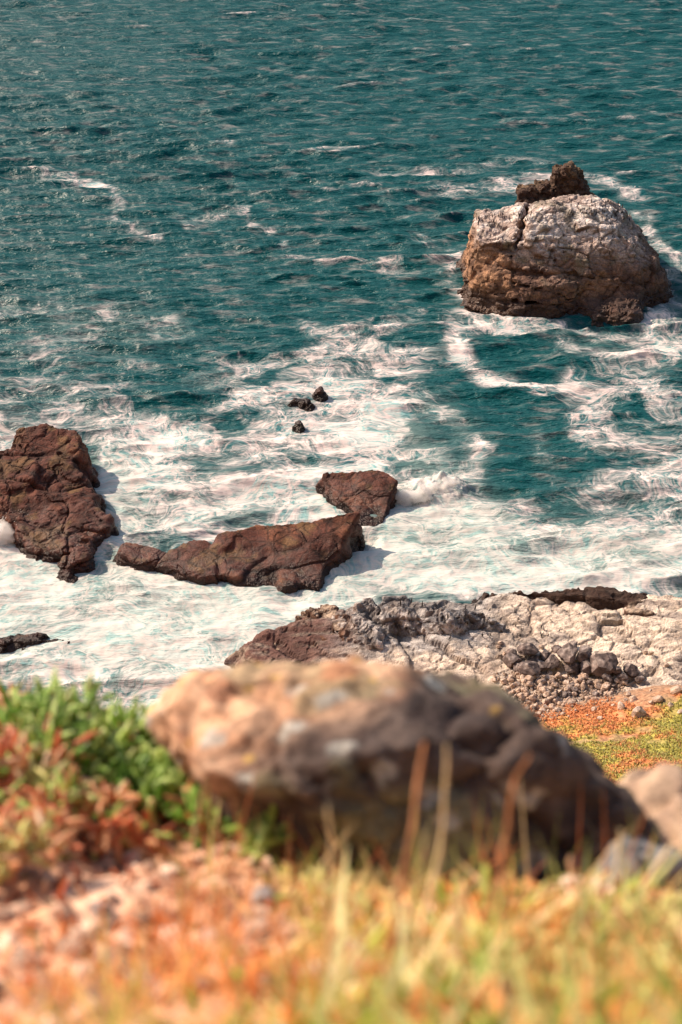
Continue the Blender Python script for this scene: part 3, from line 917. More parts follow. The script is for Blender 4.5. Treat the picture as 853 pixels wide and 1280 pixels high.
f, lo, hi = rock_from_blocks([
    ([(452, 806), (540, 814), (640, 806), (668, 790), (650, 772), (560, 756), (500, 746), (470, 750), (440, 775)], 4.9, -0.03, -0.03, 0.6, 0.5),
    ([(436, 796), (452, 812), (490, 812), (480, 766), (455, 750), (436, 760)], 4.4, -0.02, 0.02, 0.12, 0.3),
    ([(460, 752), (520, 754), (540, 745), (510, 730), (470, 730)], 5.0, 0.0, 0.05, 0.6, 0.3),
    ([(408, 790), (425, 806), (446, 802), (444, 770), (420, 762), (406, 772)], 3.6, 0.10, 0.0, 0.12, 0.2),
    ([(560, 806), (640, 800), (660, 786), (610, 772), (560, 776)], 5.2, 0.0, -0.02, 0.7, 0.4),
], 3.2)
def col_grey(V, Nn, crk):
    n = fbm(V * 0.3, 4, 95); n2 = fbm(V * 1.1, 5, 96)
    C = mixc(np.array([0.17, 0.165, 0.17]), np.array([0.50, 0.46, 0.43]), sstep(-0.3, 0.35, n2))
    C = mixc(C, np.array([0.05, 0.047, 0.05]), sstep(0.15, 0.6, fbm(V * 0.7, 4, 98)) * 0.6)
    up = sstep(0.5, 0.9, Nn[:, 2])
    C = mixc(C, CREAM * 0.95, up * sstep(-0.1, 0.5, n) * 0.6)
    leftm = sstep(2.2, -0.5, V[:, 0] + 0.8 * n)
    streak = fbm(np.stack([V[:, 0] * 2.2, V[:, 1] * 1.2, V[:, 2] * 0.25], 1), 3, 99)
    CL = mixc(np.array([0.17, 0.08, 0.045]), np.array([0.6, 0.55, 0.5]), sstep(0.1, 0.5, streak) * sstep(2.0, 3.4, V[:, 2]))
    C = mixc(C, CL, leftm)
    C = mixc(C, DARK * 1.5, crk * 0.6)
    return C, sstep(1.8, 0.6, V[:, 2])
grey, greyVF = build_rock('shore_rock', f, lo, hi, 0.20, col_grey, M_SHELF, facet=((0.28, 0.42), (0.9, 0.18)), rough=(1.2, 0.2), seed=81, warp=(0.3, 0.7), rid=((0.4, 0.9, 0.5), -0.35, 0.7),
    label='lumpy grey rock mass streaked white, at the seaward edge of the shelf', cat='rock')

f, lo, hi = rock_from_blocks([
    ([(590, 758), (700, 772), (790, 784), (836, 783), (838, 748), (780, 735), (690, 737), (600, 738)], 4.1, 0.02, -0.04, 0.5, 0.25),
    ([(775, 790), (832, 792), (842, 768), (825, 752), (785, 754)], 4.0, 0.0, -0.10, 0.25, 0.4),
    ([(580, 744), (610, 748), (632, 740), (612, 722), (584, 724)], 3.5, 0.0, 0.05, 0.8, 0.3),
    ([(640, 748), (740, 750), (740, 735), (640, 735)], 4.7, 0.0, 0.1, 0.4, 0.25),
    ([(800, 745), (840, 750), (845, 738), (805, 732)], 4.6, 0.0, 0.1, 0.4, 0.25),
    ([(736, 750), (805, 752), (805, 736), (736, 736)], 4.4, 0.0, 0.1, 0.4, 0.25),
    ([(820, 786), (930, 792), (930, 770), (840, 768)], 2.6, 0.0, -0.1, 0.35, 0.3),
], 2.5)
def col_ledge(V, Nn, crk):
    n = fbm(V * 0.3, 4, 101); n2 = fbm(V * np.array([0.4, 1.2, 1.0]), 4, 102)
    C = mixc(np.array([0.15, 0.075, 0.045]), np.array([0.07, 0.034, 0.024]), sstep(-0.1, 0.6, n2))
    up = sstep(0.75, 0.95, Nn[:, 2])
    C = mixc(C, np.array([0.50, 0.38, 0.28]), up * sstep(-0.5, 0.25, n + 0.25 * (V[:, 2] - 3.2)))
    E = np.array([at_z(px, py, 3.0)[:2] for px, py in ((560, 735), (600, 736), (640, 744), (700, 745), (770, 742), (830, 745), (930, 768))])
    edge = np.interp(V[:, 0], E[:, 0], E[:, 1])
    sea_edge = np.maximum(sstep(0.35, 0.8, Nn[:, 1] + 0.2 * n), sstep(-3.4, -1.6, V[:, 1] - edge + 1.3 * n2) * (V[:, 0] > 10))
    C = mixc(C, np.array([0.045, 0.022, 0.014]), sea_edge)
    C = mixc(C, DARK, sstep(1.5, 0.6, V[:, 2] + 0.5 * n) * 0.8)
    C = mixc(C, DARK, crk * 0.5)
    return C, sstep(2.0, 0.6, V[:, 2])
ledge, ledgeVF = build_rock('shore_rock', f, lo, hi, 0.20, col_ledge, M_SHELF, facet=((0.16, 0.32), (0.5, 0.10)), rough=(0.9, 0.12), seed=91, warp=(0.2, 0.7), fringe=0.5, rid=((0.2, 0.8, 0.5), -0.1, 0.35),
    label='long tan-topped brown ledge along the sea at the right', cat='rock')

# stepped brown slabs at the left end of the shelf
f, lo, hi = rock_from_blocks([
    ([(300, 815), (340, 826), (430, 820), (440, 790), (400, 780), (350, 790)], 1.9, 0.02, -0.1, 0.35, 0.2),
    ([(340, 808), (400, 822), (440, 815), (440, 780), (390, 772), (360, 785)], 2.6, 0.05, -0.1, 0.3, 0.2),
    ([(372, 790), (410, 806), (440, 800), (438, 765), (405, 758), (380, 772)], 3.0, 0.05, -0.05, 0.3, 0.2),
], 2.0)
steps, stepsVF = build_rock('shore_rock', f, lo, hi, 0.18, col_ledge, M_SHELF, facet=((0.4, 0.45), (1.0, 0.2)), rough=(0.9, 0.15), strata=0.35, seed=111, warp=(0.25, 0.6), rid=((0.3, 0.9, 1.2), -0.3, 0.5), fringe=0.4,
    label='stepped brown slabs running into the foam left of the grey rock', cat='rock')

# ------------------------------------------------------------------ the hillside
def build_hill():
    xs = np.concatenate([np.array([-300, -200, -120, -80, -50, -35, -25]), np.linspace(-18, 44, 190), np.array([50, 60, 80, 120, 200, 300])])
    ys = np.concatenate([np.array([-300, -120, -60, -20, -6]), np.linspace(-2, 50, 40)[1:], np.linspace(51, 112, 190), np.array([116, 124, 140, 160])])
    X, Y = np.meshgrid(xs, ys, indexing='ij')
    P = np.stack([X.ravel(), Y.ravel(), np.zeros(X.size)], 1)
    z = hill_z(P[:, 0], P[:, 1])
    k = sstep(10, 40, P[:, 1])
    z = z + k * (1.0 * fbm(P * 0.07, 3, 120) + 0.35 * fbm(P * 0.4, 4, 121) + 0.25 * ridged(P * 0.8, 3, 122))
    V = np.stack([P[:, 0], P[:, 1], z], 1)
    n = fbm(P * 0.16, 4, 123); n2 = fbm(P * 0.9, 4, 124)
    red = np.array([0.52, 0.20, 0.08]); grn = np.array([0.30, 0.27, 0.06]); earth = np.array([0.32, 0.20, 0.13])
    C = mixc(red, grn, sstep(-0.35, 0.35, n * 0.8 + n2 * 0.5 + 0.05 * (P[:, 0] - 22) - 0.035 * (P[:, 1] - 88)))
    C = mixc(C, earth, sstep(0.2, 0.6, fbm(P * 0.35, 4, 127)) * 0.7)
    C = mixc(C, earth * 0.9, sstep(99, 103, P[:, 1] + 3 * n2))
    F = grid_faces(len(xs), len(ys))
    me = mesh_np('hillside', V, F)
    set_col(me, C)
    o = obj('hillside', me, M_HILL, kind='structure', label='steep slope with red and green ground cover above the shelf')
    return o, (V, F), C
hill, hillVF, hillC = build_hill()
HILL_BVH = bvh_of(hillVF); SHELF_BVH = bvh_of(shelfVF)

# low ground cover on the part of the slope in view
def leaf_proto(n=4, w=0.25):
    """a fat tapering leaf, unit length along z: ring of 4 x n + tip"""
    V = []; F = []
    for i in range(n):
        t = i / n
        r = w * (0.6 + 1.0 * t - 1.5 * t * t) if i else w * 0.5
        for a in range(4):
            V.append((r * math.cos(a * math.pi / 2), r * 0.8 * math.sin(a * math.pi / 2), t))
    V.append((0, 0, 1.0))
    for i in range(n - 1):
        for a in range(4):
            p, q = i * 4 + a, i * 4 + (a + 1) % 4
            F += [(p, q, q + 4), (p, q + 4, p + 4)]
    for a in range(4):
        F.append(((n - 1) * 4 + a, (n - 1) * 4 + (a + 1) % 4, n * 4))
    return np.array(V, float), np.array(F)

def scatter(protoV, protoF, pos, dirs, length, width, twist=None):
    """instances baked into one mesh: unit z axis -> dirs"""
    n = len(pos)
    d = dirs / np.linalg.norm(dirs, axis=1, keepdims=True)
    ref = np.where(np.abs(d[:, 2:3]) > 0.9, np.array([[1.0, 0, 0]]), np.array([[0, 0, 1.0]]))
    u = np.cross(ref, d); u /= np.linalg.norm(u, axis=1, keepdims=True)
    v = np.cross(d, u)
    a = np.random.default_rng(n).random(n) * 6.283 if twist is None else twist
    u2 = u * np.cos(a)[:, None] + v * np.sin(a)[:, None]; v2 = np.cross(d, u2)
    P = protoV
    W = (pos[:, None, :] + P[None, :, 0:1] * u2[:, None, :] * width[:, None, None] + P[None, :, 1:2] * v2[:, None, :] * width[:, None, None]
         + P[None, :, 2:3] * d[:, None, :] * length[:, None, None])
    F = (protoF[None] + (np.arange(n) * len(P))[:, None, None]).reshape(-1, protoF.shape[1])
    return W.reshape(-1, 3), F

LV, LF = leaf_proto(3, 0.22)
def slope_cover():
    pos = []; col = []
    rng = np.random.default_rng(5)
    V, F = hillVF
    n = 34000
    x = rng.uniform(12, 36, n); y = rng.uniform(58, 104, n)
    # snap to slope
    P = np.stack([x, y, np.zeros(n)], 1)
    keep = fbm(P * 0.35, 4, 127) < 0.35
    keep &= (y + 3 * fbm(P * 0.9, 4, 124)) < 101
    P = P[keep]
    pts = []; nm = []
    for a, b, _ in P:
        h = HILL_BVH.ray_cast(Vector((a, b, 120)), Vector((0, 0, -1)))
        pts.append(h[0]); nm.append(h[1])
    pts = np.array(pts); nm = np.array(nm)
    nn = fbm(P * 0.16, 4, 123); n2 = fbm(P * 0.9, 4, 124)
    t = sstep(-0.5, 0.5, nn * 0.8 + n2 * 0.5 + 0.05 * (P[:, 0] - 22) - 0.035 * (P[:, 1] - 88) + rng.normal(0, .28, len(P)))
    C = mixc(np.array([0.62, 0.25, 0.10]), np.array([0.42, 0.40, 0.11]), t) * rng.uniform(0.6, 1.25, (len(P), 1))
    d = nm + rng.normal(0, 0.7, pts.shape)
    W, F2 = scatter(LV, LF, pts, d, rng.uniform(0.12, 0.30, len(P)), rng.uniform(0.22, 0.45, len(P)))
    me = mesh_np('ground_cover', W, F2)
    set_col(me, np.repeat(C, len(LV), 0))
    obj('ground_cover', me, M_LEAF, kind='stuff', label='red and green succulent ground cover on the slope above the shelf', cat='ground cover')
slope_cover()

# ------------------------------------------------------------------ boulders heaped on the shelf
import bmesh
def stone_mesh(name, seed, sub=2, c=(0.2, 0.16, 0.14), c2=(0.34, 0.25, 0.2), amp=0.32, squash=(1, .85, .75)):
    bm = bmesh.new()
    bmesh.ops.create_icosphere(bm, subdivisions=sub, radius=0.5)
    V = np.array([v.co[:] for v in bm.verts]); F = np.array([[v.index for v in f.verts] for f in bm.faces])
    bm.free()
    rng = np.random.default_rng(seed)
    U = V / np.linalg.norm(V, axis=1, keepdims=True)
    r = np.full(len(V), 0.5)
    for _ in range(12):         # cut planes make flat faces
        n = rng.normal(size=3); n /= np.linalg.norm(n)
        k = rng.uniform(0.24, 0.42)
        r = np.minimum(r, np.where(U @ n > 0.05, k / np.maximum(U @ n, 0.05), 9))
    V = U * r[:, None] * (1 + amp * 0.4 * fbm(U * 2.2 + seed, 3, seed)[:, None])
    V = V * np.array(squash)
    me = mesh_np(name, V, F, smooth=False)
    n = fbm(U * 2.0 + seed * 3.1, 3, seed + 5)
    C = mixc(np.array(c), np.array(c2), sstep(-0.3, 0.5, n))
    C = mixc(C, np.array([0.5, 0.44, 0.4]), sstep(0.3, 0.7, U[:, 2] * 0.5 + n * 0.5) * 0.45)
    set_col(me, C)
    me.materials.append(M_STONE)
    return me

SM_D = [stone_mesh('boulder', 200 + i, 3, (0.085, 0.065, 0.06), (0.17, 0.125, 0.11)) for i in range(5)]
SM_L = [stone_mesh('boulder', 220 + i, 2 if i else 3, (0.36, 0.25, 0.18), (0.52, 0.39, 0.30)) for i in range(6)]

def shore_hit(px, py):
    h1 = cast(SHELF_BVH, px, py); h2 = cast(HILL_BVH, px, py)
    hs = [h for h in (h1, h2) if h[0] is not None]
    return min(hs, key=lambda h: h[3]) if hs else None

def place_stone(me, px, py, size_px, label, group='boulders heaped on the shelf', sink=0.25, name='boulder', rng=random):
    h = shore_hit(px, py)
    if h is None: return None
    s = size_px * h[3] / FPX
    o = obj(name, me, None, label=label, cat='boulder', group=group)
    o.scale = (s * rng.uniform(.85, 1.15), s * rng.uniform(.85, 1.15), s * rng.uniform(.8, 1.1))
    o.rotation_euler = (rng.uniform(-.4, .4), rng.uniform(-.4, .4), rng.uniform(0, 6.28))
    o.location = h[0] + Vector((0, 0, s * (0.37 - sink)))
    return o

big = [
    (752, 838, 36, 'largest smooth dark grey boulder at the right of the heap'),
    (708, 826, 30, 'pale-faced grey boulder at the top middle of the heap'),
    (660, 818, 22, 'dark round boulder at the back of the heap on the left'),
    (640, 832, 22, 'dark boulder at the far left of the heap'),
    (730, 824, 24, 'reddish brown boulder between two grey ones at the top'),
    (690, 832, 20, None), (674, 838, 20, None), (660, 842, 22, None), (640, 820, 14, None), (716, 812, 14, None), (696, 815, 14, None),
    (770, 842, 16, None), (788, 842, 17, None), (778, 850, 14, None), (800, 852, 11, None), (734, 838, 20, None), (648, 840, 16, None), (716, 840, 18, None), (682, 824, 15, None), (760, 852, 14, None), (668, 828, 15, None),
]
for i, (px, py, s, lb) in enumerate(big):
    place_stone(SM_D[i % 5], px, py, s * 1.35, lb or ('big' if s > 15 else 'smaller') + ' dark boulder ' + ('at the left end' if px < 672 else 'left of the middle' if px < 700 else 'right of the middle' if px < 740 else 'at the right end') + ' of the heap, ' + ('front' if py > 835 else 'back') + ' row', sink=0.1)
PILE = np.array([(650, 838), (790, 852), (770, 872), (720, 880), (700, 890), (688, 902), (660, 890), (640, 868), (625, 848)])
def inside(p, poly):
    x, y = p; r = False
    for (x1, y1), (x2, y2) in zip(poly, np.roll(poly, -1, 0)):
        if (y1 > y) != (y2 > y) and x < (x2 - x1) * (y - y1) / (y2 - y1) + x1: r = not r
    return r
cnt = 0
while cnt < 210:
    px, py = random.uniform(610, 800), random.uniform(836, 906)
    if not inside((px, py), PILE): continue
    t = random.random()
    s = 6 + 9 * t ** 2.2
    pale = random.random() < .85
    where = ('left part' if px < 670 else 'middle' if px < 725 else 'right part') + (', near the dark boulders' if py < 858 else ', halfway down' if py < 876 else ', at its lower end')
    lb = ('larger ' if s > 9.5 else 'small ') + ('pale' if pale else 'dark') + ' stone in the rubble, ' + where
    place_stone(random.choice(SM_L if pale else SM_D), px, py, s, lb, group='rubble below the boulders', sink=0.12)
    cnt += 1
cnt = 0
while cnt < 46:
    px, py = random.uniform(600, 853), random.uniform(805, 900)
    if inside((px, py), PILE): continue
    place_stone(random.choice(SM_L), px, py, random.uniform(4, 11), 'loose pale stone scattered ' + ('left of' if px < 640 else 'right of' if px > 780 else 'seaward of' if py < 850 else 'below') + ' the heap of boulders', group='loose stones on the shelf and slope', sink=0.15)
    cnt += 1
for px, py, s, lb in ((800, 893, 26, 'flat grey-brown rock jutting from the ground cover on the slope'), (776, 886, 20, 'pale rock beside the flat one on the red slope'), (845, 865, 22, 'pinkish boulder at the right edge above the slope'),
                      (822, 876, 16, 'small pink rock at the top of the green slope'), (792, 876, 15, 'tan rock at the foot of the ground cover')):
    place_stone(SM_L[s % 6], px, py, s, lb, group='rocks on the slope', sink=0.25)
# fine rubble
def rubble():
    rng = np.random.default_rng(9)
    pos = []; sz = []
    while len(pos) < 1500:
        px, py = rng.uniform(600, 853), rng.uniform(830, 912)
        if not inside((px + rng.normal(0, 10), py + rng.normal(0, 5)), PILE): continue
        h = shore_hit(px, py)
        if h is None: continue
        pos.append(h[0]); sz.append(rng.uniform(0.08, 0.3))
    me0 = SM_L[0]
    bm = bmesh.new(); bmesh.ops.create_icosphere(bm, subdivisions=1, radius=0.5)
    pv = np.array([v.co[:] for v in bm.verts]); pf = np.array([[v.index for v in f.verts] for f in bm.faces]); bm.free()
    pv = pv * (1 + 0.35 * (vnoise(pv * 3.1, 4)[:, None] - .5))
    sz = np.array(sz)
    W, F = scatter(pv, pf, np.array(pos), rng.normal(size=(len(pos), 3)), sz, sz * 1.3)
    me = mesh_np('rubble', W, F, smooth=False)
    C = mixc(np.array([0.13, 0.09, 0.07]), np.array([0.42, 0.31, 0.23]), rng.random(len(pos)))
    set_col(me, np.repeat(C, len(pv), 0))
    obj('rubble', me, M_STONE, kind='stuff', label='fine stone rubble between the boulders on the shelf', cat='rubble')
rubble()

# ------------------------------------------------------------------ seabirds
def bird_mesh():
    V = []; F = []
    rings = [((-0.10, 0.05), .02), ((-0.08, 0.14), .07), ((0.0, 0.22), .11), ((0.05, 0.36), .115), ((0.08, 0.48), .08), ((0.09, 0.58), .045), ((0.11, 0.67), .04), ((0.13, 0.72), .05), ((0.17, 0.745), .045), ((0.23, 0.74), .016), ((0.30, 0.735), .006)]
    k = 6
    for (x, z), r in rings:
        for a in range(k):
            V.append((x + 0.2 * r * math.cos(a * 2 * math.pi / k), r * math.sin(a * 2 * math.pi / k), z + r * math.cos(a * 2 * math.pi / k) * 0.9))
    for i in range(len(rings) - 1):
        for a in range(k):
            F.append((i * k + a, i * k + (a + 1) % k, (i + 1) * k + (a + 1) % k, (i + 1) * k + a))
    n = len(V)      # tail and legs
    V += [(-0.09, -.04, .16), (-0.09, .04, .16), (-0.24, .06, .03), (-0.24, -.06, .03)]
    F.append((n, n + 1, n + 2, n + 3))
    for s in (-.05, .05):
        n = len(V)
        V += [(0, s - .015, .18), (0, s + .015, .18), (.02, s + .02, -.03), (.02, s - .02, -.03)]
        F.append((n, n + 1, n + 2, n + 3))
    me = mesh_np('seabird', np.array(V, float), np.array(F))
    return me
B1 = bird_mesh(); set_col(B1, np.tile([0.025, 0.02, 0.02], (len(B1.vertices), 1))); B1.materials.append(M_BIRD)
STACK_BVH = bvh_of(stackVF); GREY_BVH = bvh_of(greyVF); LEDGE_BVH = bvh_of(ledgeVF); PIN_BVH = bvh_of(pinVF)
def place_birds(bvhs, spots, label, group, size=1.0):
    for px, py in spots:
        hs = [cast(b, px, py) for b in bvhs]
        hs = [h for h in hs if h[0] is not None]
        if not hs: continue
        h = min(hs, key=lambda q: q[3])
        if h[1].z < 0.25: continue
        o = obj('seabird', B1, None, label=label, cat='bird', group=group)
        o.location = h[0]
        o.rotation_euler = (0, 0, random.uniform(0, 6.28))
        s = size * random.uniform(.85, 1.15); o.scale = (s, s, s)
spots = []
rb = random.Random(4)
for k in range(60):         # crowded along the crest and the left shoulder
    t = rb.random()
    spots.append((595 + t * 70, 272 - 8 * t + rb.uniform(0, 14)))
for k in range(66):
    t = rb.random()
    spots.append((690 + t * 100, 249 + 12 * abs(t - .3) + rb.uniform(0, 20)))
for k in range(34):
    spots.append((rb.uniform(640, 800), rb.uniform(260, 320)))
for lo_, hi_, wh in ((0, 60, 'on the left shoulder of'), (60, 126, 'along the crest of'), (126, 200, 'on the pale slope of')):
    place_birds([STACK_BVH], spots[lo_:hi_], 'tiny dark seabird standing with others ' + wh + ' the domed sea stack', 'seabirds on the sea stack', 0.8)
place_birds([PIN_BVH], [(700, 219), (706, 216), (714, 214), (722, 218), (728, 222), (690, 226)], 'tiny dark seabird perched on the pinnacle behind the sea stack', 'seabirds on the pinnacle', 0.8)
spots = [(rb.uniform(455, 600), rb.uniform(752, 790)) for k in range(34)] + [(rb.uniform(560, 700), rb.uniform(765, 800)) for k in range(22)]
for lo_, hi_, wh in ((0, 34, 'on the lumpy grey rock mass at the shore'), (34, 60, 'on the pale shelf right of the grey rock mass')):
    place_birds([GREY_BVH, SHELF_BVH, LEDGE_BVH], spots[lo_:hi_], 'tiny dark seabird standing ' + wh, 'seabirds on the shore rocks', 0.75)

# ------------------------------------------------------------------ spray of the breaking waves
M_DROP = col_material('spray_droplets', rough=.85, spec=.1, vary=.05, scale=1.2, transl=.4)
M_MIST = bpy.data.materials.new('spray_mist')
_nt, _b = nodes_of(M_MIST)
_nt.nodes.remove(_b)
_pv = N(_nt, 'ShaderNodeVolumePrincipled')
_pv.inputs['Color'].default_value = (.98, .97, .96, 1); _pv.inputs['Density'].default_value = 1.6
_nt.links.new(_pv.outputs[0], _nt.nodes['Material Output'].inputs['Volume'])
SC.cycles.volume_bounces = 4
def plume(blobs, label, seed):
    B = [(at_z(px, py, z), r) for px, py, z, r in blobs]
    allp = np.array([b[0] for b in B]); R = np.max([max(b[1]) for b in B]) + 1.4
    def f(P):
        d = None
        for c, r in B:
            e = ell(P, c, r)
            d = e if d is None else smin(d, e, .5)
        return d + .55 * fbm(P * np.array([.6, .9, 1.0]), 4, seed) + .45 * fbm(P * 2.0, 4, seed + 1)
    V, F = sdf_mesh(f, allp.min(0) - R, allp.max(0) + R, .16)
    obj('spray', mesh_np('spray', V, F), M_MIST, kind='stuff', label=label, cat='spray')
    rng = np.random.default_rng(seed)
    n = 2600
    k = rng.integers(0, len(V), n)
    p = V[k] + vnormals(V, F)[k] * rng.normal(0, .35, n)[:, None] + np.array([0, 0, .1])
    pv = np.array([(1, 0, 0), (-.5, .87, 0), (-.5, -.87, 0), (0, 0, 1.2), (0, 0, -1.2)]) * .5
    pf = np.array([(0, 1, 3), (1, 2, 3), (2, 0, 3), (1, 0, 4), (2, 1, 4), (0, 2, 4)])
    s = rng.uniform(.03, .12, n)
    W, F2 = scatter(pv, pf, p, rng.normal(size=p.shape), s, s)
    me = mesh_np('droplets', W, F2)
    set_col(me, np.tile([.80, .78, .76], (len(W), 1)))
    obj('droplets', me, M_DROP, kind='stuff', label='flying droplets in the ' + label, cat='droplets')
plume([(508, 622, .3, (1.5, 1.2, .8)), (528, 618, .6, (1.8, 1.1, .9)), (548, 611, .9, (1.6, .9, .8)), (564, 603, 1.1, (1.3, .7, .55))], 'white spray thrown up by the wave at the triangular rock', 12)
plume([(0, 668, .8, (2.2, 1.6, 1.5)), (20, 655, 1.2, (1.5, 1.2, 1.2)), (-15, 640, 1.6, (2.0, 1.3, 1.4))], 'white spray bursting over the left end of the reddish rock', 13)

# ================================================================== FOREGROUND
def ground_z(x, y):
    base = CAMZ - 0.53 - 0.79 * y
    # bank on the left carrying the green plants
    base = base + 0.37 * np.exp(-(((x + 0.78) / 0.62) ** 2 + ((y - 2.75) / 0.75) ** 2))
    base = base + 0.10 * np.exp(-(((x + 1.5) / 0.6) ** 2 + ((y - 2.9) / 0.8) ** 2))
    base = base - 0.10 * np.exp(-(((x - 0.35) / 0.6) ** 2 + ((y - 2.1) / 0.35) ** 2))
    # edge of the drop
    e = np.maximum(0, y - (3.25 + 0.15 * np.sin(x * 2.1)))
    base = base - 0.75 * e ** 1.4
    back = np.maximum(0, -y)
    return base - 0.5 * back ** 1.1 * 0
def build_ground():
    xs = np.concatenate([np.array([-14, -9, -6, -4, -3, -2.2]), np.linspace(-1.7, 1.7, 200), np.array([2.2, 3, 4, 6, 9, 14])])
    ys = np.concatenate([np.array([-8, -4, -2, -1, -.3]), np.linspace(0.2, 4.2, 230), np.array([4.6, 5.2, 6, 7])])
    X, Y = np.meshgrid(xs, ys, indexing='ij')
    P = np.stack([X.ravel(), Y.ravel(), np.zeros(X.size)], 1)
    z = ground_z(P[:, 0], P[:, 1])
    z = z + 0.05 * fbm(P * 2.2, 3, 140) + 0.022 * fbm(P * 9, 4, 141) + 0.02 * ridged(P * 16, 2, 144)
    V = np.stack([P[:, 0], P[:, 1], z], 1)
    n = fbm(P * 5, 4, 142); n2 = fbm(P * 18, 3, 143)
    C = mixc(np.array([0.56, 0.31, 0.19]), np.array([0.72, 0.47, 0.33]), sstep(-.3, .5, n))
    C = mixc(C, np.array([0.20, 0.085, 0.05]), sstep(.05, .5, n2) * .8)
    C = mixc(C, np.array([0.24, 0.11, 0.07]), sstep(.1, .5, fbm(P * 3.0, 3, 147)) * .7)
    me = mesh_np('ground', V, grid_faces(len(xs), len(ys)))
    set_col(me, C)
    o = obj('ground', me, M_SOIL, kind='structure', label='dry peach-coloured stony soil at the top of the cliff')
    return o, (V, grid_faces(len(xs), len(ys)))
ground, groundVF = build_ground()
G_BVH = bvh_of(groundVF)
def ghit(px, py):
    h = cast(G_BVH, px, py, 30)
    return h[0] if h[0] is not None else None
def gz(x, y):
    h = G_BVH.ray_cast(Vector((x, y, 120)), Vector((0, 0, -1)))
    return h[0] if h[0] is not None else Vector((x, y, float(ground_z(np.array(x), np.array(y)))))

# ------------------------------------------------------------------ the boulder
BD = 2.80         # depth along the view axis of the boulder's middle
def bp_(px, py, dd=0.0):
    return at_d(px, py, BD + dd)
def boulder_sdf(P):
    # planes given by points on the outline and normals in the view frame (right, up, towards the camera)
    def nv(r, u, t): return Rv * r + Uv * u - Fv * t
    pl = [
        (bp_(190, 890), nv(-1, .30, .1)), (bp_(225, 862), nv(-.6, .8, .0)), (bp_(400, 836), nv(-.06, 1, -.1)),
        (bp_(560, 856), nv(.25, 1, 0)), (bp_(700, 932), nv(.62, .80, 0)), (bp_(800, 1030), nv(.9, .45, 0)),
        (bp_(240, 960), nv(-.85, -.5, .3)), (bp_(300, 1000, -.1), nv(-.45, -.75, .45)),
        (bp_(540, 960, -.22), nv(.30, -.08, 1)), (bp_(330, 908, -.13), nv(-.30, .74, .62)), (bp_(440, 866, -.06), nv(-.04, .9, .45)),
        (bp_(650, 950, -.16), nv(.40, .45, .8)),
        (bp_(500, 1120, 0), nv(0, -1, .1)), (bp_(500, 900, .42), nv(0, .1, -1)), (bp_(820, 1100), nv(1, -.2, 0)),
    ]
    return hull(P, pl, 0.02)
def col_boulder(V, Nn, crk):
    n = fbm(V * 3.5, 4, 150); n2 = fbm(V * 12, 4, 151)
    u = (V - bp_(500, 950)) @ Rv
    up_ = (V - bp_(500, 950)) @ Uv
    t = sstep(-.38, -.20, u - 1.3 * up_ + .12 * n)  # painted shade: darkens front and underside, leaves the sunlit left bright
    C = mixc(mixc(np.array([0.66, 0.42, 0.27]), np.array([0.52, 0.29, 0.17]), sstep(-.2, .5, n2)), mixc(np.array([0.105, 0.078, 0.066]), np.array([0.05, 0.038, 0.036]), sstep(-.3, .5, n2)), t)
    C = mixc(C, np.array([0.26, 0.25, 0.14]), sstep(.12, .5, fbm(V * 6, 3, 152)) * .55)          # olive lichen
    f1, e, fv, cid = worley(V * 13 + .3 * n2[:, None], 153)
    C = mixc(C, np.array([0.42, 0.42, 0.38]), sstep(.40, .28, f1) * (cid > .62) * .85)           # pale lichen spots
    f1, e, fv, cid = worley(V * 22, 156)
    C = mixc(C, np.array([0.55, 0.36, 0.08]), sstep(.3, .22, f1) * (cid > .9) * .8)
    f1, e, fv, cid = worley(V * 9, 158)
    C = mixc(C, np.array([0.34, 0.12, 0.06]), sstep(.42, .3, f1) * (cid > .75) * .6 * (1 - t))
    C = mixc(C, DARK * 2, crk * .35)
    return C, np.zeros(len(V))
cc = [bp_(px, py, dd) for px in (150, 860) for py in (790, 1150) for dd in (-.4, .5)]
lo = np.min(cc, 0) - .1; hi = np.max(cc, 0) + .1
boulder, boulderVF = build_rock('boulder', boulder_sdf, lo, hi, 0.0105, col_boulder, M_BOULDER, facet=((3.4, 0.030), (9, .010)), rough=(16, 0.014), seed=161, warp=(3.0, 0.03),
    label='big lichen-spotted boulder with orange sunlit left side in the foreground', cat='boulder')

def small_boulder(pts_px, depth, dz, label, seed, c1, c2, thick=.25):
    P0 = np.array([at_d(px, py, depth) for px, py in pts_px])
    c = P0.mean(0)
    r = (P0 @ Rv).ptp() / 2 if hasattr(P0, 'ptp') else np.ptp(P0 @ Rv) / 2
    q = np.ptp(P0 @ Uv) / 2
    def f(P):
        d = P - c
        return (np.linalg.norm(np.stack([(d @ Rv) / r, (d @ Uv) / q, (d @ Fv) / thick], 1), axis=1) - 1) * min(r, q, thick)
    def colr(V, Nn, crk):
        n = fbm(V * 12, 4, seed)
        return mixc(np.array(c1), np.array(c2), sstep(-.3, .5, n)), np.zeros(len(V))
    ext = max(r, q, thick) + .08
    return build_rock('boulder', f, c - ext, c + ext, ext / 22, colr, M_BOULDER, facet=((5.5, .05), (15, .012)), rough=(10, .012), seed=seed, warp=(4, .05), label=label, cat='boulder')
small_boulder([(770, 1005), (960, 1005), (860, 1120)], 2.95, 0, 'pale flat boulder at the right edge behind the big dark one', 171, (.52, .38, .27), (.36, .25, .18))
small_boulder([(755, 1065), (840, 1058), (800, 1108)], 2.6, 0, 'bluish grey stone at the right foot of the big boulder', 172, (.22, .22, .22), (.10, .095, .095), thick=.10)

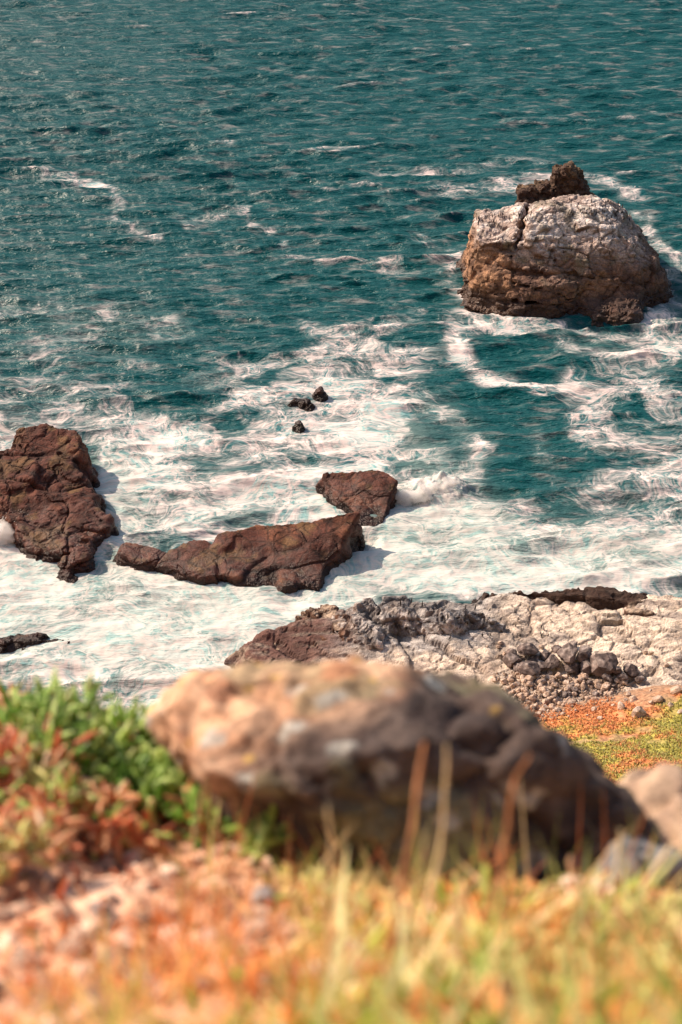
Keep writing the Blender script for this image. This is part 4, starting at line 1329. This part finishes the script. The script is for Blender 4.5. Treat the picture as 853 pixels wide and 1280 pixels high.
# ------------------------------------------------------------------ plants
LV2, LF2 = leaf_proto(4, 0.26)
rngp = np.random.default_rng(21)
def plant(px, py, spread, n, greens, label, lift=0.03, llen=(.035, .068), name='succulent_plant', group='succulent plants in the foreground', tall=0.06):
    n = int(n * .62)
    h = ghit(px, py)
    if h is None: return
    root = obj(name, None, None, label=label, cat='plant', group=group, loc=h)
    # runners, then leaves in tufts along them
    ns = max(5, n // 26)
    W = []; FF = []; CC = []; off = 0
    tuft = []
    SW = []; SF = []; so = 0
    for i in range(ns):
        a = rngp.random() * 6.283; r = spread * math.sqrt(rngp.random())
        tip = np.array([h.x + r * math.cos(a), h.y + r * math.sin(a) * .8, 0])
        g = gz(tip[0], tip[1])
        up = tall * (1.0 - .6 * (r / spread) ** 2) * rngp.uniform(.5, 1.1)
        tip[2] = g.z + lift + up
        tuft.append(tip)
        b0 = np.array([h.x + .35 * r * math.cos(a), h.y + .3 * r * math.sin(a), 0]); b0[2] = gz(b0[0], b0[1]).z
        dv = tip - b0
        L_ = np.linalg.norm(dv)
        w_, f_ = scatter(LV, LF, b0[None], dv[None], np.array([L_]), np.array([.018]))
        SW.append(w_); SF.append(f_ + so); so += len(w_)
    tuft = np.array(tuft)
    k = rngp.integers(0, ns, n)
    pos = tuft[k] + rngp.normal(0, 1, (n, 3)) * np.array([.022, .022, .016])
    d = rngp.normal(0, .9, (n, 3)) + np.array([0, 0, .45]) + (pos - tuft[k]) * 25
    ln = rngp.uniform(*llen, n)
    w_, f_ = scatter(LV2, LF2, pos, d, ln, ln * .75)
    me = mesh_np('leaves', w_, f_)
    gi = rngp.random(ns)[k] * .6 + rngp.random(n) * .4
    cols = np.array(greens)
    C = cols[np.minimum((gi * len(cols)).astype(int), len(cols) - 1)] * rngp.uniform(.75, 1.25, (n, 1))
    set_col(me, np.repeat(C, len(LV2), 0))
    me.transform(Matrix.Translation(-h))
    obj('leaves', me, M_LEAF, parent=root)
    ms = mesh_np('stem', np.concatenate(SW), np.concatenate(SF)); ms.transform(Matrix.Translation(-h))
    set_col(ms, np.tile([.30, .10, .05], (len(ms.vertices), 1)))
    obj('stem', ms, M_STALK, parent=root)
GR = [(.10, .22, .03), (.19, .36, .05), (.30, .47, .09), (.46, .60, .18), (.60, .66, .28)]
GRR = [(.26, .42, .07), (.44, .56, .14), (.64, .20, .09), (.76, .40, .20), (.64, .62, .24), (.8, .58, .36)]
PLANTS = [
    (30, 862, .20, 420, GRR, 'light green succulent at the top left corner of the bank'),
    (95, 880, .18, 380, GRR, 'succulent with red leaves between two green clumps on the bank'),
    (150, 880, .17, 420, GR, 'bright green clump on the bank just left of the big boulder'),
    (100, 935, .19, 520, GR, 'large dark green clump in the middle of the left bank'),
    (50, 945, .16, 380, GR, 'green clump left of the large dark one on the bank'),
    (150, 960, .13, 300, GR, 'dark green clump nearest the lower left edge of the big boulder'),
    (10, 960, .14, 300, GRR, 'mixed red and green succulent at the left edge of the photo'),
    (190, 1000, .09, 170, GR, 'small green sprig under the left corner of the big boulder'),
    (160, 1020, .08, 140, GR, 'small green sprig on bare soil below the dark clump'),
    (40, 1020, .12, 200, GRR, 'pale green sprawling plant low on the left'),
    (90, 1010, .10, 160, GRR, 'reddish sprawling plant below the large dark green clump'),
    (300, 1055, .10, 200, GR, 'green sprig in front of the middle of the boulder'),
    (360, 1075, .11, 240, GR, 'dark green clump in front of the boulder, next to a grey pebble'),
    (250, 1040, .08, 120, GRR, 'small reddish green sprig at the boulder foot'),
    (400, 1045, .10, 160, GRR, 'pale sprig before the shaded boulder face'),
    (230, 1020, .12, 420, GR, 'green mat spreading under the left corner of the boulder'),
    (330, 1040, .12, 420, GRR, 'red-tipped mat against the boulder foot, left of the middle'),
    (430, 1060, .11, 360, GR, 'green mat against the boulder foot, left of the two stalks'),
    (120, 1050, .11, 260, GRR, 'sparse red and green mat on the soil at the left'),
    (30, 1070, .12, 240, GRR, 'sparse reddish mat at the left edge on the soil'),
    (470, 1075, .09, 130, GR, 'dark green tuft below the two middle stalks'),
    (560, 1085, .10, 130, GRR, 'reddish tuft at the foot of the shaded boulder face'),
    (690, 1095, .09, 110, GRR, 'pale tuft right of the upright rusty stalk'),
]
for px, py, sp, n, g, lb in PLANTS:
    plant(px, py, sp, n, g, lb)

# dry leaves, pebbles and grass over the soil
def litter():
    rng = np.random.default_rng(31)
    pos = []; colr = []
    n = 5200
    P = np.stack([rng.uniform(-1.2, 1.2, n), rng.uniform(.75, 3.3, n)], 1)
    pos = np.array([gz(a, b) for a, b in P])
    d = rng.normal(0, 1, (n, 3)) + np.array([0, 0, .5])
    ln = rng.uniform(.015, .045, n)
    W, F = scatter(LV2, LF2, pos, d, ln, ln * .8)
    pal = np.array([(.66, .28, .14), (.76, .44, .27), (.48, .14, .06), (.80, .56, .36), (.36, .34, .10), (.68, .24, .10)])
    C = pal[rng.integers(0, len(pal), n)] * rng.uniform(.7, 1.2, (n, 1))
    me = mesh_np('dry_leaves', W, F); set_col(me, np.repeat(C, len(LV2), 0))
    obj('dry_leaves', me, M_DRY, kind='stuff', label='orange and pink dry leaves littering the soil', cat='leaf litter')
    # pebbles
    n = 700
    P = np.stack([rng.uniform(-1.1, 1.1, n), rng.uniform(.8, 2.6, n)], 1)
    pos = np.array([gz(a, b) for a, b in P])
    bm = bmesh.new(); bmesh.ops.create_icosphere(bm, subdivisions=2, radius=0.5)
    pv = np.array([v.co[:] for v in bm.verts]); pf = np.array([[v.index for v in f.verts] for f in bm.faces]); bm.free()
    pv = pv * (1 + .5 * (vnoise(pv * 3.3, 6)[:, None] - .5)) * np.array([1, 1, .7])
    s = rng.uniform(.012, .05, n)
    W, F = scatter(pv, pf, pos, rng.normal(0, .4, (n, 3)) + np.array([0, 0, 1]), s, s * 1.2)
    C = mixc(np.array([.22, .13, .09]), np.array([.74, .55, .42]), rng.random(n))
    me = mesh_np('pebbles', W, F); set_col(me, np.repeat(C, len(pv), 0))
    obj('pebbles', me, M_SOIL, kind='stuff', label='small pale pebbles strewn over the soil', cat='pebbles')
litter()
def blade_proto(n=5):
    V = []; F = []
    for i in range(n):
        t = i / n
        wd = .5 * (1 - t) ** .6
        V += [(-wd, t * t * 9, t), (wd, t * t * 9, t)]
    V.append((0, 9, 1))
    for i in range(n - 1):
        a = i * 2
        F += [(a, a + 1, a + 3), (a, a + 3, a + 2)]
    F.append((2 * n - 2, 2 * n - 1, 2 * n))
    return np.array(V, float), np.array(F)
BV, BF = blade_proto()
def grass(name, xr, yr, n, pal, hr, label, seed, width=.0045, dens=None):
    rng = np.random.default_rng(seed)
    P = np.stack([rng.uniform(*xr, n), rng.uniform(*yr, n), np.zeros(n)], 1)
    k = vnoise(P * 7, seed)
    P = P[k + rng.uniform(-.25, .25, n) > .42]
    if dens is not None:
        P = P[rng.random(len(P)) < dens(P)]
    n = len(P)
    pos = np.array([gz(a, b) for a, b, _ in P]) - np.array([0, 0, .01])
    d = rng.normal(0, .38, (n, 3)) + np.array([0, 0, 1.0])
    ln = rng.uniform(*hr, n)
    W, F = scatter(BV, BF, pos, d, ln, np.full(n, width) * rng.uniform(.7, 1.6, n))
    pal = np.array(pal)
    tint = np.clip(vnoise(P * 4, seed + 3) * 1.2 - .1 + rng.normal(0, .18, n), 0, .999)
    C = pal[(tint * len(pal)).astype(int)] * rng.uniform(.75, 1.2, (n, 1))
    me = mesh_np(name, W, F); set_col(me, np.repeat(C, len(BV), 0))
    obj(name, me, M_DRY, kind='stuff', label=label, cat='grass')
grass('dry_grass', (-.55, .75), (.75, 1.8), 6500, [(.80, .26, .07), (.86, .38, .13), (.88, .52, .22), (.80, .64, .26), (.46, .52, .10)], (.05, .15), 'orange dry grass across the bottom of the photo', 41,
      dens=lambda P: sstep(1.8, 1.0, P[:, 1]) * sstep(-.5, -.1, P[:, 0]))
grass('pale_grass', (-.05, 1.0), (.75, 1.55), 2600, [(.72, .72, .38), (.80, .74, .42), (.82, .64, .36), (.55, .58, .22), (.30, .40, .08)], (.035, .10), 'pale yellow-green grass at the lower right', 42, width=.013,
      dens=lambda P: sstep(-.1, .2, P[:, 0]) * sstep(1.6, 1.3, P[:, 1]))

def leaf_mat():
    rng = np.random.default_rng(51)
    n = 9000
    P = np.stack([rng.uniform(-.25, 1.1, n), rng.uniform(.78, 1.95, n), np.zeros(n)], 1)
    k = vnoise(P * 6, 52)
    P = P[(k + rng.uniform(-.2, .2, n) > .40) & (rng.random(n) < sstep(-.2, .15, P[:, 0]))]
    n = len(P)
    pos = np.array([gz(a, b) for a, b, _ in P]) + rng.uniform(0, .05, (n, 1)) * np.array([0, 0, 1]) * sstep(1.9, 1.5, P[:, 1:2])
    d = rng.normal(0, .6, (n, 3)) + np.array([0, 0, .7])
    ln = rng.uniform(.025, .06, n)
    W, F = scatter(LV2, LF2, pos, d, ln, ln * .7)
    pal = np.array([(.80, .78, .36), (.84, .70, .34), (.88, .58, .28), (.60, .64, .18), (.84, .38, .12), (.34, .46, .07)])
    tint = np.clip(vnoise(P * 5, 55) * 1.3 - .15 + rng.normal(0, .16, n), 0, .999)
    C = pal[(tint * len(pal)).astype(int)] * rng.uniform(.75, 1.15, (n, 1))
    me = mesh_np('leaf_mat', W, F); set_col(me, np.repeat(C, len(LV2), 0))
    obj('leaf_mat', me, M_DRY, kind='stuff', label='pale yellow-green mat of fleshy leaves at the lower right', cat='ground cover')
leaf_mat()

grass('dry_stems', (-.28, 1.0), (1.35, 2.25), 900, [(.55, .24, .1), (.68, .42, .2), (.74, .56, .3), (.6, .2, .08), (.4, .42, .12)], (.10, .24), 'thin dry stems tangled before the foot of the boulder', 44, width=.004)
# thick dead stalks standing in front of the boulder
def stalk(px0, py0, px1, py1, w0, w1, c, label, depth, bend=0.02, name='dead_stalk'):
    """tapered tube from a foot on the ground to a tip, both named by where they show"""
    foot = ghit(px0, py0)
    if foot is None: return
    dep = (np.array(foot) - CAM) @ Fv
    tip = at_d(px1, py1, dep + depth)
    foot = np.array(foot) - np.array([0, 0, .02])
    n, k = 9, 8
    V = []; F = []
    rng = np.random.default_rng(int(px0 + py0))
    side = rng.normal(size=3) * bend
    ax = tip - foot; L_ = np.linalg.norm(ax); ax /= L_
    u = np.cross(ax, Fv); u /= np.linalg.norm(u); v = np.cross(ax, u)
    for i in range(n):
        t = i / (n - 1)
        c0 = foot + (tip - foot) * t + side * math.sin(t * math.pi) + rng.normal(size=3) * .0025
        r = (w0 * (1 - t) + w1 * t) / FPX * dep * .5 * (1 + .12 * rng.normal())
        for a in range(k):
            V.append(c0 + r * (u * math.cos(a * 2 * math.pi / k) + v * math.sin(a * 2 * math.pi / k)))
    for i in range(n - 1):
        for a in range(k):
            F.append((i * k + a, i * k + (a + 1) % k, (i + 1) * k + (a + 1) % k, (i + 1) * k + a))
    V.append(tip + ax * .004); V.append(foot)
    tri = [((n - 1) * k + a, (n - 1) * k + (a + 1) % k, n * k) for a in range(k)] + [((a + 1) % k, a, n * k + 1) for a in range(k)]
    V = np.array(V)
    me = mesh_np(name, V - foot, [np.array(F), np.array(tri)])
    C = np.array(c) * (1 + .25 * fbm(V * 40, 3, 5)[:, None])
    set_col(me, np.clip(C, .01, .9))
    return obj(name, me, M_STALK, label=label, cat='stalk', group='dead stalks before the boulder', loc=foot)
OR, TN = (.46, .22, .11), (.66, .52, .30)
STALKS = [
    (468, 1240, 530, 930, 11, 5, OR, 'reddish dead stalk leaning right, before the boulder middle'),
    (508, 1235, 558, 932, 8, 3, TN, 'thin crooked tan stalk just right of the reddish one'),
    (645, 1240, 660, 945, 10, 4, OR, 'rusty stalk standing upright before the right of the boulder'),
    (650, 1088, 690, 1104, 26, 16, (.74, .54, .30), 'short pale broken stalk end at the foot of the rusty one'),
    (505, 1062, 565, 985, 7, 5, TN, 'thin tan twig crossing the two middle stalks'),
    (405, 1240, 412, 1010, 7, 3, TN, 'blurred tan stalk left of the middle pair'),
    (596, 1190, 604, 1060, 9, 5, OR, 'short stub of stalk left of the upright rusty one'),
    (715, 1190, 714, 1072, 9, 5, (.6, .34, .2), 'short pinkish stub right of the upright rusty stalk'),
    (785, 1180, 772, 1040, 9, 4, TN, 'thin pale stalk at the right foot of the boulder'),
    (835, 1190, 838, 1060, 9, 5, TN, 'thin pale stalk at the right edge of the photo'),
    (172, 985, 152, 915, 16, 12, (.62, .30, .15), 'broad orange dead leaf standing on the left bank'),
    (112, 985, 72, 955, 12, 11, (.66, .22, .13), 'pink runner lying across the left bank'),
    (204, 1060, 190, 1000, 14, 9, (.62, .38, .2), 'tan dead leaf below the orange one on the left'),
    (360, 1040, 338, 970, 12, 9, (.40, .17, .08), 'rusty stub against the left of the shaded boulder face'),
    (295, 1278, 262, 1140, 7, 3, OR, 'long thin rusty grass stalk at the bottom left of the middle'),
    (440, 1275, 425, 1120, 7, 3, (.7, .3, .12), 'thin orange stem in the grass below the boulder'),
    (560, 1275, 575, 1130, 7, 3, (.7, .34, .14), 'thin orange stem in the grass between the stalks'),
    (360, 1278, 345, 1150, 6, 3, (.7, .3, .12), 'thin orange stem left of the grassy middle'),
]
for a in STALKS:
    stalk(*a[:8], depth=-.04)

# a few single pebbles one can tell apart
SM_P = [stone_mesh('pebble', 300 + i, 3, (.40, .38, .38), (.52, .48, .46)) for i in range(2)] + [stone_mesh('pebble', 310, 3, (.62, .46, .34), (.7, .55, .42))]
for k, (px, py, s, lb) in enumerate(((332, 1132, 42, 'bluish grey pebble lying alone in the soil'), (128, 1142, 34, 'pale pink pebble at the lower left'), (62, 1105, 30, 'rounded tan pebble near the left edge'))):
    h = ghit(px, py)
    if h is None: continue
    s_ = s / FPX * (h - Vector(CAM)).length
    o = obj('pebble', SM_P[min(k, 2) if k else 0], None, label=lb, cat='pebble', group='single pebbles')
    o.scale = (s_,) * 3; o.location = h + Vector((0, 0, s_ * .2)); o.rotation_euler = (.2, .1, k)
